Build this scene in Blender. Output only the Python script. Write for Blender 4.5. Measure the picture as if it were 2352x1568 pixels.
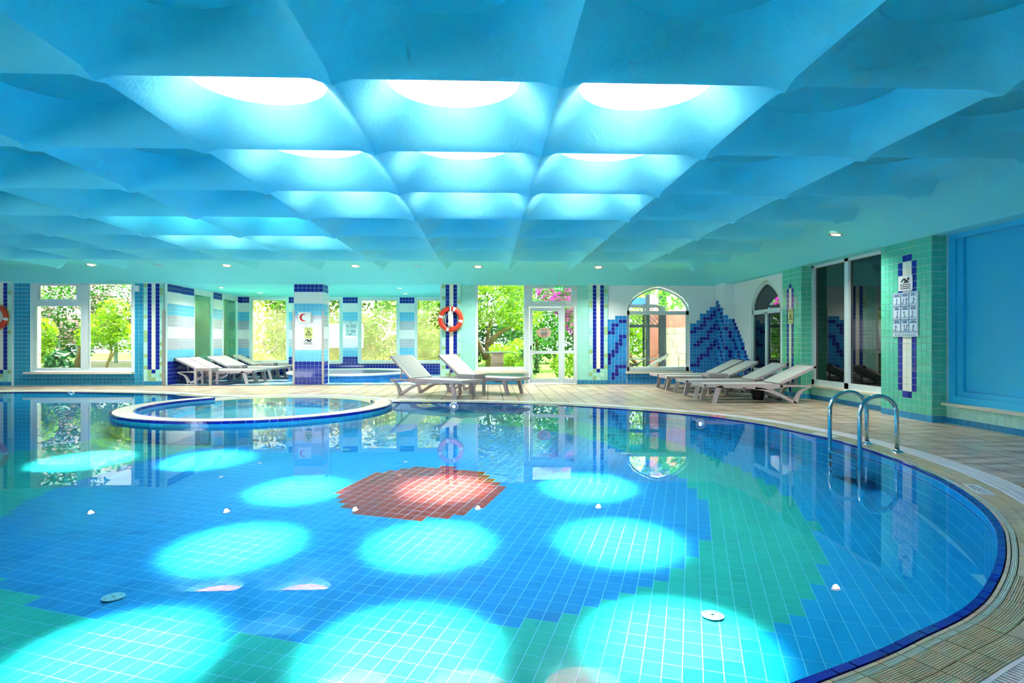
import bpy, bmesh, math, random
from mathutils import Vector, Matrix
from mathutils.geometry import delaunay_2d_cdt
random.seed(7)
PI = math.pi
for o in list(bpy.data.objects): bpy.data.objects.remove(o)
SC = bpy.context.scene
COL = SC.collection
# ------------------------------------------------------------------ camera, sky, sun, exposure
FPX, YAW, CH = 1390.0, 0.04, 1.14
cam_d = bpy.data.cameras.new('camera'); cam = bpy.data.objects.new('camera', cam_d); COL.objects.link(cam)
cam_d.sensor_width = 36; cam_d.lens = FPX / 2352 * 36; cam_d.shift_y = -2 / 2352; cam_d.clip_end = 300; cam_d.clip_start = .02
cam.location = (0, 0, CH); cam.rotation_euler = (PI / 2, 0, -YAW)
SC.camera = cam
W = bpy.data.worlds.new('world'); SC.world = W; W.use_nodes = True
_bg = W.node_tree.nodes['Background']; _bg.inputs[0].default_value = (.86, .94, 1.0, 1); _bg.inputs[1].default_value = 10.0
_sl = bpy.data.lights.new('sun', 'SUN'); _sl.energy = 215.0; _sl.angle = math.radians(11); _sl.color = (1, .97, .92)
sun = bpy.data.objects.new('sun', _sl); COL.objects.link(sun)
sun.rotation_euler = Vector((-.17, -1.30, -3.5)).to_track_quat('-Z', 'Y').to_euler(); sun.location = (0, 10, 12)
SC.view_settings.view_transform = 'Standard'; SC.view_settings.look = 'None'
SC.view_settings.exposure = 1.5; SC.view_settings.gamma = 1.0; SC.view_settings.use_curve_mapping = False
SC.cycles.max_bounces = 7; SC.cycles.diffuse_bounces = 5; SC.cycles.glossy_bounces = 3; SC.cycles.transparent_max_bounces = 12
SC.cycles.use_adaptive_sampling = False; SC.cycles.use_light_tree = False
SC.cycles.transmission_bounces = 4; SC.cycles.use_denoising = True; SC.cycles.sample_clamp_indirect = 18
SC.cycles.caustics_reflective = False; SC.cycles.caustics_refractive = False

# ------------------------------------------------------------------ helpers
def lin(c):
    r = []
    for x in c[:3]:
        x /= 255.0
        r.append(x / 12.92 if x <= .04045 else ((x + .055) / 1.055) ** 2.4)
    return (*r, 1)
MATS = {}
def mat(name, c, rough=.5, spec=.5, metal=0, var=0, bump=0, bscale=60, trans=0, emit=0, coat=0):
    """procedural principled material; var: lightness change per piece; bump: fine relief"""
    if name in MATS: return MATS[name]
    m = bpy.data.materials.new(name); m.use_nodes = True; nt = m.node_tree; b = nt.nodes['Principled BSDF']
    b.inputs['Base Color'].default_value = lin(c); b.inputs['Roughness'].default_value = rough
    b.inputs['Specular IOR Level'].default_value = spec; b.inputs['Metallic'].default_value = metal
    if coat: b.inputs['Coat Weight'].default_value = coat; b.inputs['Coat Roughness'].default_value = .08
    if emit: m.cycles.emission_sampling = 'NONE'; b.inputs['Emission Color'].default_value = lin(c); b.inputs['Emission Strength'].default_value = emit
    if var:
        g = nt.nodes.new('ShaderNodeNewGeometry'); oi = nt.nodes.new('ShaderNodeObjectInfo')
        a = nt.nodes.new('ShaderNodeMath'); a.operation = 'ADD'; f = nt.nodes.new('ShaderNodeMath'); f.operation = 'FRACT'
        nt.links.new(g.outputs['Random Per Island'], a.inputs[0]); nt.links.new(oi.outputs['Random'], a.inputs[1]); nt.links.new(a.outputs[0], f.inputs[0])
        mr = nt.nodes.new('ShaderNodeMapRange'); mr.inputs[3].default_value = 1 - var; mr.inputs[4].default_value = 1 + var
        hs = nt.nodes.new('ShaderNodeHueSaturation'); hs.inputs['Color'].default_value = lin(c)
        nt.links.new(f.outputs[0], mr.inputs[0]); nt.links.new(mr.outputs[0], hs.inputs['Value']); nt.links.new(hs.outputs[0], b.inputs['Base Color'])
    if bump:
        tc = nt.nodes.new('ShaderNodeTexCoord'); n = nt.nodes.new('ShaderNodeTexNoise'); n.inputs['Scale'].default_value = bscale; n.inputs['Detail'].default_value = 4
        bp = nt.nodes.new('ShaderNodeBump'); bp.inputs['Strength'].default_value = bump; bp.inputs['Distance'].default_value = .01
        nt.links.new(tc.outputs['Object'], n.inputs['Vector']); nt.links.new(n.outputs[0], bp.inputs['Height']); nt.links.new(bp.outputs[0], b.inputs['Normal'])
    if trans:
        t = nt.nodes.new('ShaderNodeBsdfTranslucent'); mx = nt.nodes.new('ShaderNodeMixShader'); mx.inputs[0].default_value = trans
        t.inputs[0].default_value = lin(c)
        if var: nt.links.new(hs.outputs[0], t.inputs[0])
        nt.links.new(b.outputs[0], mx.inputs[1]); nt.links.new(t.outputs[0], mx.inputs[2]); nt.links.new(mx.outputs[0], nt.nodes['Material Output'].inputs[0])
    MATS[name] = m
    return m
def glass(name, tint=(240, 250, 248), haze=0.0, hcol=(220, 235, 225), ior=1.5, bump=0, bscale=3):
    """thin clear sheet: transparent + mirror by fresnel, optionally hazed by dirt"""
    if name in MATS: return MATS[name]
    m = bpy.data.materials.new(name); m.use_nodes = True; nt = m.node_tree; nt.nodes.clear()
    out = nt.nodes.new('ShaderNodeOutputMaterial'); tr = nt.nodes.new('ShaderNodeBsdfTransparent'); gl = nt.nodes.new('ShaderNodeBsdfGlossy'); fr = nt.nodes.new('ShaderNodeFresnel')
    tr.inputs[0].default_value = lin(tint); gl.inputs['Roughness'].default_value = 0.0; fr.inputs[0].default_value = ior
    mx = nt.nodes.new('ShaderNodeMixShader'); nt.links.new(fr.outputs[0], mx.inputs[0]); nt.links.new(tr.outputs[0], mx.inputs[1]); nt.links.new(gl.outputs[0], mx.inputs[2])
    last = mx
    if haze:
        n = nt.nodes.new('ShaderNodeTexNoise'); n.inputs['Scale'].default_value = 2.2; n.inputs['Detail'].default_value = 5
        tc = nt.nodes.new('ShaderNodeTexCoord'); nt.links.new(tc.outputs['Object'], n.inputs['Vector'])
        mr = nt.nodes.new('ShaderNodeMapRange'); mr.inputs[1].default_value = .3; mr.inputs[2].default_value = .75; mr.inputs[3].default_value = haze * .6; mr.inputs[4].default_value = haze * 1.4
        nt.links.new(n.outputs[0], mr.inputs[0])
        tl = nt.nodes.new('ShaderNodeBsdfTranslucent'); tl.inputs[0].default_value = lin(hcol)
        m2 = nt.nodes.new('ShaderNodeMixShader'); nt.links.new(mr.outputs[0], m2.inputs[0]); nt.links.new(mx.outputs[0], m2.inputs[1]); nt.links.new(tl.outputs[0], m2.inputs[2]); last = m2
    if bump:
        n = nt.nodes.new('ShaderNodeTexNoise'); n.inputs['Scale'].default_value = bscale; n.inputs['Detail'].default_value = 2
        tc = nt.nodes.new('ShaderNodeTexCoord'); nt.links.new(tc.outputs['Object'], n.inputs['Vector'])
        bp = nt.nodes.new('ShaderNodeBump'); bp.inputs['Strength'].default_value = bump; bp.inputs['Distance'].default_value = .02
        nt.links.new(n.outputs[0], bp.inputs['Height']); nt.links.new(bp.outputs[0], gl.inputs['Normal'])
    nt.links.new(last.outputs[0], out.inputs[0]); MATS[name] = m
    return m

class MB:
    """collects shapes into one mesh"""
    def __init__(s): s.v = []; s.f = []; s.m = []; s.uv = None
    def add(s, vs, fs, mi=0):
        b = len(s.v); s.v += [tuple(p) for p in vs]; s.f += [tuple(b + i for i in f) for f in fs]; s.m += [mi] * len(fs); return s
    def box(s, a, b, mi=0):
        (x0, y0, z0), (x1, y1, z1) = [min(p, q) for p, q in zip(a, b)], [max(p, q) for p, q in zip(a, b)]
        return s.add([(x0, y0, z0), (x1, y0, z0), (x1, y1, z0), (x0, y1, z0), (x0, y0, z1), (x1, y0, z1), (x1, y1, z1), (x0, y1, z1)],
                     [(0, 3, 2, 1), (4, 5, 6, 7), (0, 1, 5, 4), (1, 2, 6, 5), (2, 3, 7, 6), (3, 0, 4, 7)], mi)
    def bar(s, p, q, w, t, up=(0, 0, 1), mi=0):
        """straight bar from p to q, w across, t thick"""
        p, q = Vector(p), Vector(q); d = (q - p).normalized(); u = Vector(up); sd = d.cross(u)
        if sd.length < 1e-5: sd = Vector((1, 0, 0))
        sd.normalize(); n = sd.cross(d).normalized(); vs = []
        for e in (p, q):
            for a, b in ((-1, -1), (1, -1), (1, 1), (-1, 1)): vs.append(e + sd * a * w / 2 + n * b * t / 2)
        return s.add(vs, [(0, 3, 2, 1), (4, 5, 6, 7), (0, 1, 5, 4), (1, 2, 6, 5), (2, 3, 7, 6), (3, 0, 4, 7)], mi)
    def tube(s, path, r, n=8, mi=0, cap=True):
        path = [Vector(p) for p in path]; rs = r if isinstance(r, (list, tuple)) else [r] * len(path); b = len(s.v); up = Vector((0, 0, 1)); prev = None
        for i, p in enumerate(path):
            d = (path[min(i + 1, len(path) - 1)] - path[max(i - 1, 0)]).normalized()
            a = prev - d * prev.dot(d) if prev is not None else d.cross(up if abs(d.z) < .95 else Vector((1, 0, 0)))
            a.normalize(); c = d.cross(a).normalized(); prev = a
            for k in range(n):
                t = 2 * PI * k / n; s.v.append(tuple(p + (a * math.cos(t) + c * math.sin(t)) * rs[i]))
        for i in range(len(path) - 1):
            for k in range(n):
                k2 = (k + 1) % n; s.f.append((b + i * n + k, b + i * n + k2, b + (i + 1) * n + k2, b + (i + 1) * n + k)); s.m.append(mi)
        if cap:
            s.f.append(tuple(b + k for k in range(n))[::-1]); s.m.append(mi); e = b + (len(path) - 1) * n; s.f.append(tuple(e + k for k in range(n))); s.m.append(mi)
        return s
    def prism(s, poly, d, mi=0):
        """polygon (list of 3d points) extruded along vector d"""
        n = len(poly); d = Vector(d); P = [Vector(p) for p in poly]
        return s.add(P + [p + d for p in P], [tuple(range(n))[::-1], tuple(range(n, 2 * n))] + [(i, (i + 1) % n, n + (i + 1) % n, n + i) for i in range(n)], mi)
    def lathe(s, prof, n=24, c=(0, 0, 0), mi=0, a0=0, a1=2 * PI):
        full = abs(a1 - a0 - 2 * PI) < 1e-6; m = n if full else n + 1; b = len(s.v); k = len(prof)
        for i in range(m):
            t = a0 + (a1 - a0) * i / n
            for r, z in prof: s.v.append((c[0] + r * math.cos(t), c[1] + r * math.sin(t), c[2] + z))
        for i in range(n):
            j = (i + 1) % m
            for q in range(k - 1): s.f.append((b + i * k + q, b + j * k + q, b + j * k + q + 1, b + i * k + q + 1)); s.m.append(mi)
        return s
    def disc(s, c, r, nrm=(0, 0, 1), n=24, mi=0, ry=None):
        q = Vector(nrm).to_track_quat('Z', 'Y'); ry = ry or r
        return s.add([Vector(c) + q @ Vector((r * math.cos(2 * PI * i / n), ry * math.sin(2 * PI * i / n), 0)) for i in range(n)], [tuple(range(n))], mi)
    def build(s, name, mats, parent=None, smooth=False, auto=None):
        me = bpy.data.meshes.new(name); me.from_pydata(s.v, [], s.f)
        if not isinstance(mats, (list, tuple)): mats = [mats]
        for m in mats: me.materials.append(m)
        if len(mats) > 1: me.polygons.foreach_set('material_index', s.m)
        if s.uv:
            l = me.uv_layers.new(name='uv'); l.data.foreach_set('uv', [c for f in s.f for i in f for c in s.uv[i]])
        if smooth: me.shade_smooth()
        if auto: me.set_sharp_from_angle(angle=auto)
        me.update(); o = bpy.data.objects.new(name, me); COL.objects.link(o)
        if parent: link(o, parent)
        return o
def link(o, parent):
    o.parent = parent
    if parent.get('fixed'): o.matrix_parent_inverse = Matrix.Translation(-parent.location)
    return o
def tag(o, label, cat, group=None, kind=None):
    o['label'] = label; o['category'] = cat
    if group: o['group'] = group
    if kind: o['kind'] = kind
    return o
def thing(name, label, cat, loc=(0, 0, 0), rz=0, group=None, kind=None, fixed=False):
    """an empty at the thing's base; fixed=True: its parts are given in world coordinates"""
    o = bpy.data.objects.new(name, None); COL.objects.link(o); o.location = loc; o.rotation_euler = (0, 0, rz); o.empty_display_size = .1
    if fixed: o['fixed'] = 1
    return tag(o, label, cat, group, kind)
def copy_tree(o, parent=None):
    c = o.copy(); COL.objects.link(c); c.parent = parent
    for ch in list(o.children): copy_tree(ch, c)
    return c
def text(body, size, parent, m, loc, xdir, ydir, name='lettering', align='CENTER'):
    cu = bpy.data.curves.new(name, 'FONT'); cu.body = body; cu.size = size; cu.align_x = align; cu.align_y = 'CENTER'; cu.materials.append(m); cu.resolution_u = 2
    o = bpy.data.objects.new(name, cu); COL.objects.link(o)
    x, y = Vector(xdir).normalized(), Vector(ydir).normalized(); z = x.cross(y)
    o.matrix_world = Matrix.Translation(loc) @ Matrix((x, y, z)).transposed().to_4x4()
    bpy.context.view_layer.update(); me = bpy.data.meshes.new_from_object(o); mw = o.matrix_world.copy(); bpy.data.objects.remove(o); me.name = name
    o = bpy.data.objects.new(name, me); COL.objects.link(o); o.parent = parent
    if parent.get('fixed'): o.matrix_parent_inverse = Matrix.Translation(-parent.location)
    o.matrix_basis = mw
    return o
cyw, syw = math.cos(YAW), math.sin(YAW)
def proj(p):
    zf = p[0] * syw + p[1] * cyw
    if zf < .15: return None
    xr = p[0] * cyw - p[1] * syw
    return (1176 + FPX * xr / zf, 782 - FPX * (p[2] - CH) / zf)
def pxarea(poly):
    q = [proj(p) for p in poly]
    if any(x is None for x in q): return -1
    cx = sum(x[0] for x in q) / len(q); cy = sum(x[1] for x in q) / len(q)
    if not (-10 < cx < 2362 and -10 < cy < 1578): return -1
    return abs(sum(q[i][0] * q[(i + 1) % len(q)][1] - q[(i + 1) % len(q)][0] * q[i][1] for i in range(len(q)))) / 2
class Tiles:
    """pieces of a surface: the largest in the picture as objects of their own, the rest joined as one 'stuff' part"""
    def __init__(s, parent, name='tile', single=300, minpx=70): s.p = parent; s.n = name; s.it = []; s.single = single; s.minpx = minpx
    def poly(s, pts, nrm, m, t=.006, uv=None):
        s.it.append(([Vector(p) for p in pts], Vector(nrm).normalized(), m, t, uv))
    def rect(s, o, u, v, x0, x1, y0, y1, m, t=.003, g=.0032):
        o, u, v = Vector(o), Vector(u), Vector(v)
        s.poly([o + u * (x0 + g) + v * (y0 + g), o + u * (x1 - g) + v * (y0 + g), o + u * (x1 - g) + v * (y1 - g), o + u * (x0 + g) + v * (y1 - g)], u.cross(v), m, t)
    @staticmethod
    def geo(pts, n, t, off):
        k = len(pts); vs = [p - off for p in pts] + [p + n * t - off for p in pts]
        fs = [tuple(range(k, 2 * k))] + [(i, (i + 1) % k, k + (i + 1) % k, k + i) for i in range(k)]
        return vs, fs
    def build(s):
        sc = [(pxarea(i[0]), k) for k, i in enumerate(s.it)]; sc.sort(reverse=True)
        pick = set(k for a, k in sc[:s.single] if a >= s.minpx); cache = {}
        rest = MB(); rm = []; ruv = []
        for k, (pts, n, m, t, uv) in enumerate(s.it):
            if k in pick:
                c = sum(pts, Vector()) / len(pts)
                key = tuple(round(x, 3) for p in pts for x in (p - c)) + (round(t, 4),)
                me = cache.get(key) if uv is None else None
                if me is None:
                    vs, fs = s.geo(pts, n, t, c); me = bpy.data.meshes.new(s.n); me.from_pydata([tuple(v) for v in vs], [], fs); me.materials.append(m)
                    if uv is not None:
                        l = me.uv_layers.new(name='uv'); uu = list(uv) + list(uv); l.data.foreach_set('uv', [q for f in fs for i in f for q in uu[i]])
                    cache[key] = me
                o = bpy.data.objects.new(s.n, me); COL.objects.link(o); o.location = c; o.parent = s.p
                if s.p.get('fixed'): o.matrix_parent_inverse = Matrix.Translation(-s.p.location)
                o.material_slots[0].link = 'OBJECT'; o.material_slots[0].material = m
            else:
                if m not in rm: rm.append(m)
                vs, fs = s.geo(pts, n, t, Vector()); rest.add(vs, fs, rm.index(m))
                if uv is not None: ruv += list(uv) + list(uv)
        if rest.f:
            if len(ruv) == len(rest.v): rest.uv = ruv
            o = rest.build(s.n + '_field', rm, s.p); o['kind'] = 'stuff'

# ------------------------------------------------------------------ materials
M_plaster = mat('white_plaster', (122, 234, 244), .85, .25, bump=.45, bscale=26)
M_wallpaint = mat('white_wall_paint', (226, 238, 242), .8, .25, bump=.12, bscale=40)
M_cap = mat('pale_green_cap', (90, 190, 195), .8, .2)
M_grout = mat('pale_grout', (205, 232, 232), .8, .2)
M_pgrout = mat('pool_grout', (100, 196, 224), .7, .2)
def tile_m(n, c, v=.05): return mat(n, c, .06, .3, var=v)
T_navy = tile_m('navy_tile', (22, 40, 150), .06); T_teal = tile_m('teal_blue_tile', (40, 150, 190)); T_aqua = tile_m('aqua_tile', (150, 222, 208))
T_aqua2 = tile_m('pale_aqua_tile', (176, 232, 216)); T_olive = tile_m('olive_green_tile', (148, 190, 138)); T_cream = tile_m('cream_tile', (236, 238, 222), .02)
T_white = tile_m('white_tile', (236, 240, 242), .02); T_sky = tile_m('sky_blue_tile', (110, 200, 240), .03); T_grey = tile_m('lavender_grey_tile', (186, 192, 208), .04)
T_blue = tile_m('mid_blue_tile', (40, 140, 215), .07); T_green = tile_m('sea_green_tile', (92, 198, 170), .05); T_base = tile_m('blue_base_tile', (40, 140, 190), .04)
P_in = mat('pool_blue_tile', (28, 130, 196), .3, .04, var=.05); P_green = mat('pool_green_tile', (36, 172, 160), .3, .04, var=.05)
P_out = mat('pool_light_blue_tile', (18, 146, 202), .3, .04, var=.04); P_red = mat('pool_red_tile', (128, 44, 30), .3, .04, var=.06)
M_stone = mat('cream_stone', (176, 182, 154), .3, .5, var=.05, bump=.1, bscale=90)
M_white = mat('white_plastic', (235, 238, 238), .35, .5); M_frame = mat('white_window_frame', (206, 222, 226), .4, .5); M_sill = mat('marble_sill', (222, 214, 196), .35, .5, bump=.05)
M_steel = mat('polished_steel', (190, 215, 220), .14, .5, metal=1); M_alu = mat('aluminium_guard', (168, 162, 152), .4, .5, metal=.6)
M_black = mat('black_plastic', (24, 26, 34), .4, .5); M_dark = mat('dark_print', (30, 36, 44), .6, .3)
M_dgl = mat('dark_mirror_glass', (4, 14, 18), .02, .8); M_bluepanel = mat('blue_panel', (48, 186, 232), .45, .4)
G_clear = glass('window_glass', tint=(150, 157, 152)); G_haze = glass('dusty_glass', tint=(148, 150, 128), haze=.025, hcol=(235, 225, 190)); G_tint = glass('green_tinted_glass', tint=(165, 210, 195), haze=.02, hcol=(150, 220, 195)); G_aq = glass('aqua_tinted_glass', tint=(150, 225, 235))
G_water = glass('pool_water', tint=(225, 250, 255), ior=1.2, bump=.012, bscale=1.6)

# ------------------------------------------------------------------ pool outline
CTRL = [(1.02, 1.98), (1.41, 2.16), (1.67, 2.30), (1.93, 2.44), (2.15, 2.59), (2.36, 2.77), (2.55, 2.95), (2.74, 3.15), (2.94, 3.38), (3.12, 3.61), (3.40, 4.07), (3.69, 4.76),
        (3.88, 5.53), (3.96, 6.24), (3.95, 6.86), (3.85, 7.45), (3.66, 8.22), (3.25, 9.0), (2.66, 9.63), (2.05, 10.12), (1.16, 10.68), (-.23, 11.10), (-1.71, 11.30), (-3.8, 12.0), (-6.02, 12.56),
        (-6.87, 13.12), (-8.8, 13.66), (-10.7, 13.75), (-12.2, 13.1), (-12.9, 11.4), (-12.9, 8), (-12.3, 4.6), (-10.5, 2.3), (-7.5, 1.1), (-4, .8), (-1.4, 1.05), (0, 1.52)]
def catmull(P, n=14):
    out = []; k = len(P)
    for i in range(k):
        a, b, c, d = [Vector(P[(i + j) % k]) for j in (-1, 0, 1, 2)]
        for q in range(n):
            t = q / n; out.append(.5 * ((2 * b) + (c - a) * t + (2 * a - 5 * b + 4 * c - d) * t * t + (3 * b - a - 3 * c + d) * t ** 3))
    return out
_raw = catmull(CTRL)
def resample(P, step):
    L = [0]
    for i in range(len(P)): L.append(L[-1] + (P[(i + 1) % len(P)] - P[i]).length)
    n = int(L[-1] / step); out = []; j = 0
    for i in range(n):
        s_ = L[-1] * i / n
        while L[j + 1] < s_: j += 1
        out.append(P[j].lerp(P[(j + 1) % len(P)], (s_ - L[j]) / max(1e-9, L[j + 1] - L[j])))
    return out
OUT = resample(_raw, .0625)
NO = len(OUT)
NRM = []
for i in range(NO):
    d = OUT[(i + 3) % NO] - OUT[i - 3]; NRM.append(Vector((d.y, -d.x)).normalized())   # points out of the water
def off(i, e): i %= NO; return OUT[i] + NRM[i] * e
def inside(p, poly):
    c = False; x, y = p[0], p[1]; j = len(poly) - 1
    for i in range(len(poly)):
        a, b = poly[i], poly[j]
        if (a[1] > y) != (b[1] > y) and x < (b[0] - a[0]) * (y - a[1]) / (b[1] - a[1]) + a[0]: c = not c
        j = i
    return c
def near(p):
    bi, bd = 0, 1e9
    for i in range(0, NO, 3):
        d = (OUT[i][0] - p[0]) ** 2 + (OUT[i][1] - p[1]) ** 2
        if d < bd: bi, bd = i, d
    return bi, math.sqrt(bd)
def depth(y): return -(.49 - .042 * (y - 2.8))
SPA = Vector((-3.83, 10.45)); SRO, SRI = 2.17, 1.83
SA0, SA1 = math.radians(137), math.radians(383)
ROOM = (-14.0, 6.45, -4.0, 15.9)
WT = 2.60
# ------------------------------------------------------------------ deck floor
def cdt(loops, keep, z, nrm_up=True):
    vs = []; es = []
    for L in loops:
        b = len(vs); vs += [Vector((p[0], p[1])) for p in L]; es += [(b + i, b + (i + 1) % len(L)) for i in range(len(L))]
    v, e, f, *_ = delaunay_2d_cdt(vs, es, [], 0, 1e-6)
    out = [t for t in f if keep(sum((v[i] for i in t), Vector((0, 0))) / len(t))]
    return [(p.x, p.y, z) for p in v], out
hole = [off(i, .03) for i in range(0, NO, 2)]
spac = [SPA + Vector((math.cos(t), math.sin(t))) * (SRO + .02) for t in [2 * PI * i / 96 for i in range(96)]]
rect = [(ROOM[0], ROOM[2]), (ROOM[1], ROOM[2]), (ROOM[1], 16.1), (ROOM[0], 16.1)]
v, f = cdt([rect, hole, spac], lambda c: not inside(c, hole) and not inside(c, spac), -.012)
fl = MB(); fl.add(v, f); M_deckj = mat('deck_joint', (84, 72, 56), .8, .2, bump=.1)
floor = fl.build('floor', M_deckj); tag(floor, 'beige ribbed stone tile deck running around the swimming pool', 'floor', kind='structure')
def deck_mat():
    m = bpy.data.materials.new('deck_stone'); m.use_nodes = True; nt = m.node_tree; b = nt.nodes['Principled BSDF']
    tc = nt.nodes.new('ShaderNodeTexCoord'); geo = nt.nodes.new('ShaderNodeNewGeometry')
    mp = nt.nodes.new('ShaderNodeMapping'); mp.inputs['Scale'].default_value = (1.2, 5, 1); nt.links.new(geo.outputs['Position'], mp.inputs[0])
    n = nt.nodes.new('ShaderNodeTexNoise'); n.inputs['Scale'].default_value = 1.6; n.inputs['Detail'].default_value = 6; nt.links.new(mp.outputs[0], n.inputs['Vector'])
    cr = nt.nodes.new('ShaderNodeValToRGB'); cr.color_ramp.elements[0].position = .34; cr.color_ramp.elements[0].color = lin((146, 130, 104)); cr.color_ramp.elements[1].position = .68; cr.color_ramp.elements[1].color = lin((208, 199, 184))
    e = cr.color_ramp.elements.new(.5); e.color = lin((182, 168, 146)); nt.links.new(n.outputs[0], cr.inputs[0])
    oi = nt.nodes.new('ShaderNodeObjectInfo'); a = nt.nodes.new('ShaderNodeMath'); a.operation = 'ADD'; nt.links.new(geo.outputs['Random Per Island'], a.inputs[0]); nt.links.new(oi.outputs['Random'], a.inputs[1])
    fr = nt.nodes.new('ShaderNodeMath'); fr.operation = 'FRACT'; nt.links.new(a.outputs[0], fr.inputs[0])
    mr = nt.nodes.new('ShaderNodeMapRange'); mr.inputs[3].default_value = .86; mr.inputs[4].default_value = 1.1; nt.links.new(fr.outputs[0], mr.inputs[0])
    hs = nt.nodes.new('ShaderNodeHueSaturation'); nt.links.new(cr.outputs[0], hs.inputs['Color']); nt.links.new(mr.outputs[0], hs.inputs['Value']); nt.links.new(hs.outputs[0], b.inputs['Base Color'])
    sx = nt.nodes.new('ShaderNodeSeparateXYZ'); nt.links.new(geo.outputs['Position'], sx.inputs[0])
    w = nt.nodes.new('ShaderNodeMath'); w.operation = 'MULTIPLY'; w.inputs[1].default_value = 2 * PI / .05; nt.links.new(sx.outputs['Y'], w.inputs[0])
    si = nt.nodes.new('ShaderNodeMath'); si.operation = 'SINE'; nt.links.new(w.outputs[0], si.inputs[0])
    bp = nt.nodes.new('ShaderNodeBump'); bp.inputs['Strength'].default_value = .18; bp.inputs['Distance'].default_value = .003; nt.links.new(si.outputs[0], bp.inputs['Height']); nt.links.new(bp.outputs[0], b.inputs['Normal'])
    b.inputs['Roughness'].default_value = .32; b.inputs['Specular IOR Level'].default_value = .4
    return m
M_deck = deck_mat()
def clip(poly, p, n):
    """keep the side of the line through p where n points"""
    out = []
    for i in range(len(poly)):
        a, b = poly[i], poly[(i + 1) % len(poly)]; da, db = (a - p).dot(n), (b - p).dot(n)
        if da >= 0: out.append(a)
        if da * db < 0: out.append(a.lerp(b, da / (da - db)))
    return out
dt = Tiles(floor, 'deck_tile', 300, 60)
TP = .30
for ix in range(-42, 22):
    for iy in range(-2, 53):
        x0, y0 = ix * TP, iy * TP + .03
        if y0 + TP > 15.89 or x0 + TP > 6.40: continue
        c = Vector((x0 + TP / 2, y0 + TP / 2)); q = proj((c.x, c.y, 0))
        if q is None or not (-900 < q[0] < 3200): continue
        g = .007
        P = [Vector((x0 + g, y0 + g)), Vector((x0 + TP - g, y0 + g)), Vector((x0 + TP - g, y0 + TP - g)), Vector((x0 + g, y0 + TP - g))]
        i, d = near(c)
        sgn = (c - OUT[i]).dot(NRM[i])
        if sgn < -.35: continue
        if sgn < 1.0: P = clip(P, off(i, .50), NRM[i])
        ds = (c - SPA).length
        if ds < SRO + .8 and len(P) > 2: P = clip(P, SPA + (c - SPA).normalized() * (SRO + .22), (c - SPA).normalized())
        if len(P) < 3: continue
        ar = abs(sum(P[k].x * P[(k + 1) % len(P)].y - P[(k + 1) % len(P)].x * P[k].y for k in range(len(P)))) / 2
        if ar < .004: continue
        dt.poly([(p.x, p.y, -.012) for p in P], (0, 0, 1), M_deck, .012)
dt.build()

# ------------------------------------------------------------------ pool edge: navy nosing, ribbed coping, white overflow grating
def rib_mat(name, c):
    m = mat(name, c, .22, .5, var=.05); nt = m.node_tree; b = nt.nodes['Principled BSDF']
    uv = nt.nodes.new('ShaderNodeUVMap'); sx = nt.nodes.new('ShaderNodeSeparateXYZ'); nt.links.new(uv.outputs[0], sx.inputs[0])
    w = nt.nodes.new('ShaderNodeMath'); w.operation = 'MULTIPLY'; w.inputs[1].default_value = 2 * PI / .0098; nt.links.new(sx.outputs['Y'], w.inputs[0])
    si = nt.nodes.new('ShaderNodeMath'); si.operation = 'SINE'; nt.links.new(w.outputs[0], si.inputs[0])
    bp = nt.nodes.new('ShaderNodeBump'); bp.inputs['Strength'].default_value = .6; bp.inputs['Distance'].default_value = .003; nt.links.new(si.outputs[0], bp.inputs['Height']); nt.links.new(bp.outputs[0], b.inputs['Normal'])
    return m
M_rib = rib_mat('ribbed_coping', (168, 172, 138)); M_ribp = rib_mat('ribbed_pale_edge', (170, 205, 190))
T_nose = mat('navy_nosing', (10, 22, 140), .12, .6, var=.12)
edge = MB()
n2 = NO
vs = []; fs = []
for i in range(NO):
    a, b = off(i, -.0), off(i, .51); vs += [(a.x, a.y, -.03), (b.x, b.y, -.006)]
for i in range(NO):
    j = (i + 1) % NO; fs.append((2 * i, 2 * j, 2 * j + 1, 2 * i + 1))
def in_spa(p, r): return (Vector((p[0], p[1])) - SPA).length < r
edge.add(vs, [f_ for f_ in fs if not in_spa(vs[f_[0]], SRO)])
pedge = edge.build('pool_edge', M_pgrout); tag(pedge, 'curved overflow edge of the pool with navy nosing and ribbed coping', 'pool edge', kind='structure')
cop = Tiles(pedge, 'coping_tile', 300, 60)
nos = Tiles(pedge, 'nosing_tile', 150, 45)
def seg(T, i0, i1, e0, e1, z, m, t, g=.0026, uv=False):
    k = max(1, int(math.ceil((i1 - i0) / 1))); inn = []; outp = []
    for q in range(k + 1):
        i = i0 + (i1 - i0) * q / k; a = int(math.floor(i)); fr = i - a
        def at(e): return off(a, e).lerp(off(a + 1, e), fr)
        inn.append(at(e0 + g)); outp.append(at(e1 - g))
    # trim the joint at both ends
    for L in (inn, outp):
        d = (L[1] - L[0]).normalized(); L[0] = L[0] + d * g; d = (L[-1] - L[-2]).normalized(); L[-1] = L[-1] - d * g
    poly = inn + outp[::-1]   # counter-clockwise is out: reverse to face up
    u = [(q * .1, e0) for q in range(len(inn))] + [(q * .1, e1) for q in range(len(outp))][::-1]
    if poly and len(poly) > 2:
        ar = sum(poly[i].x * poly[(i + 1) % len(poly)].y - poly[(i + 1) % len(poly)].x * poly[i].y for i in range(len(poly)))
        if ar < 0: poly = poly[::-1]; u = u[::-1]
    T.poly([(p.x, p.y, z) for p in poly], (0, 0, 1), m, t, u if uv else None)
i = 0.0; lng = True
while i < NO - 1:
    st = 2.9 if lng else 1.6
    if not in_spa(off(int(i), 0), SRO - .05): seg(nos, i, min(i + st, NO - .01), -.004, .038, -.014, T_nose, .016 + random.uniform(0, .001), g=.0035)
    i += st; lng = not lng
i = 0.0
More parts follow.
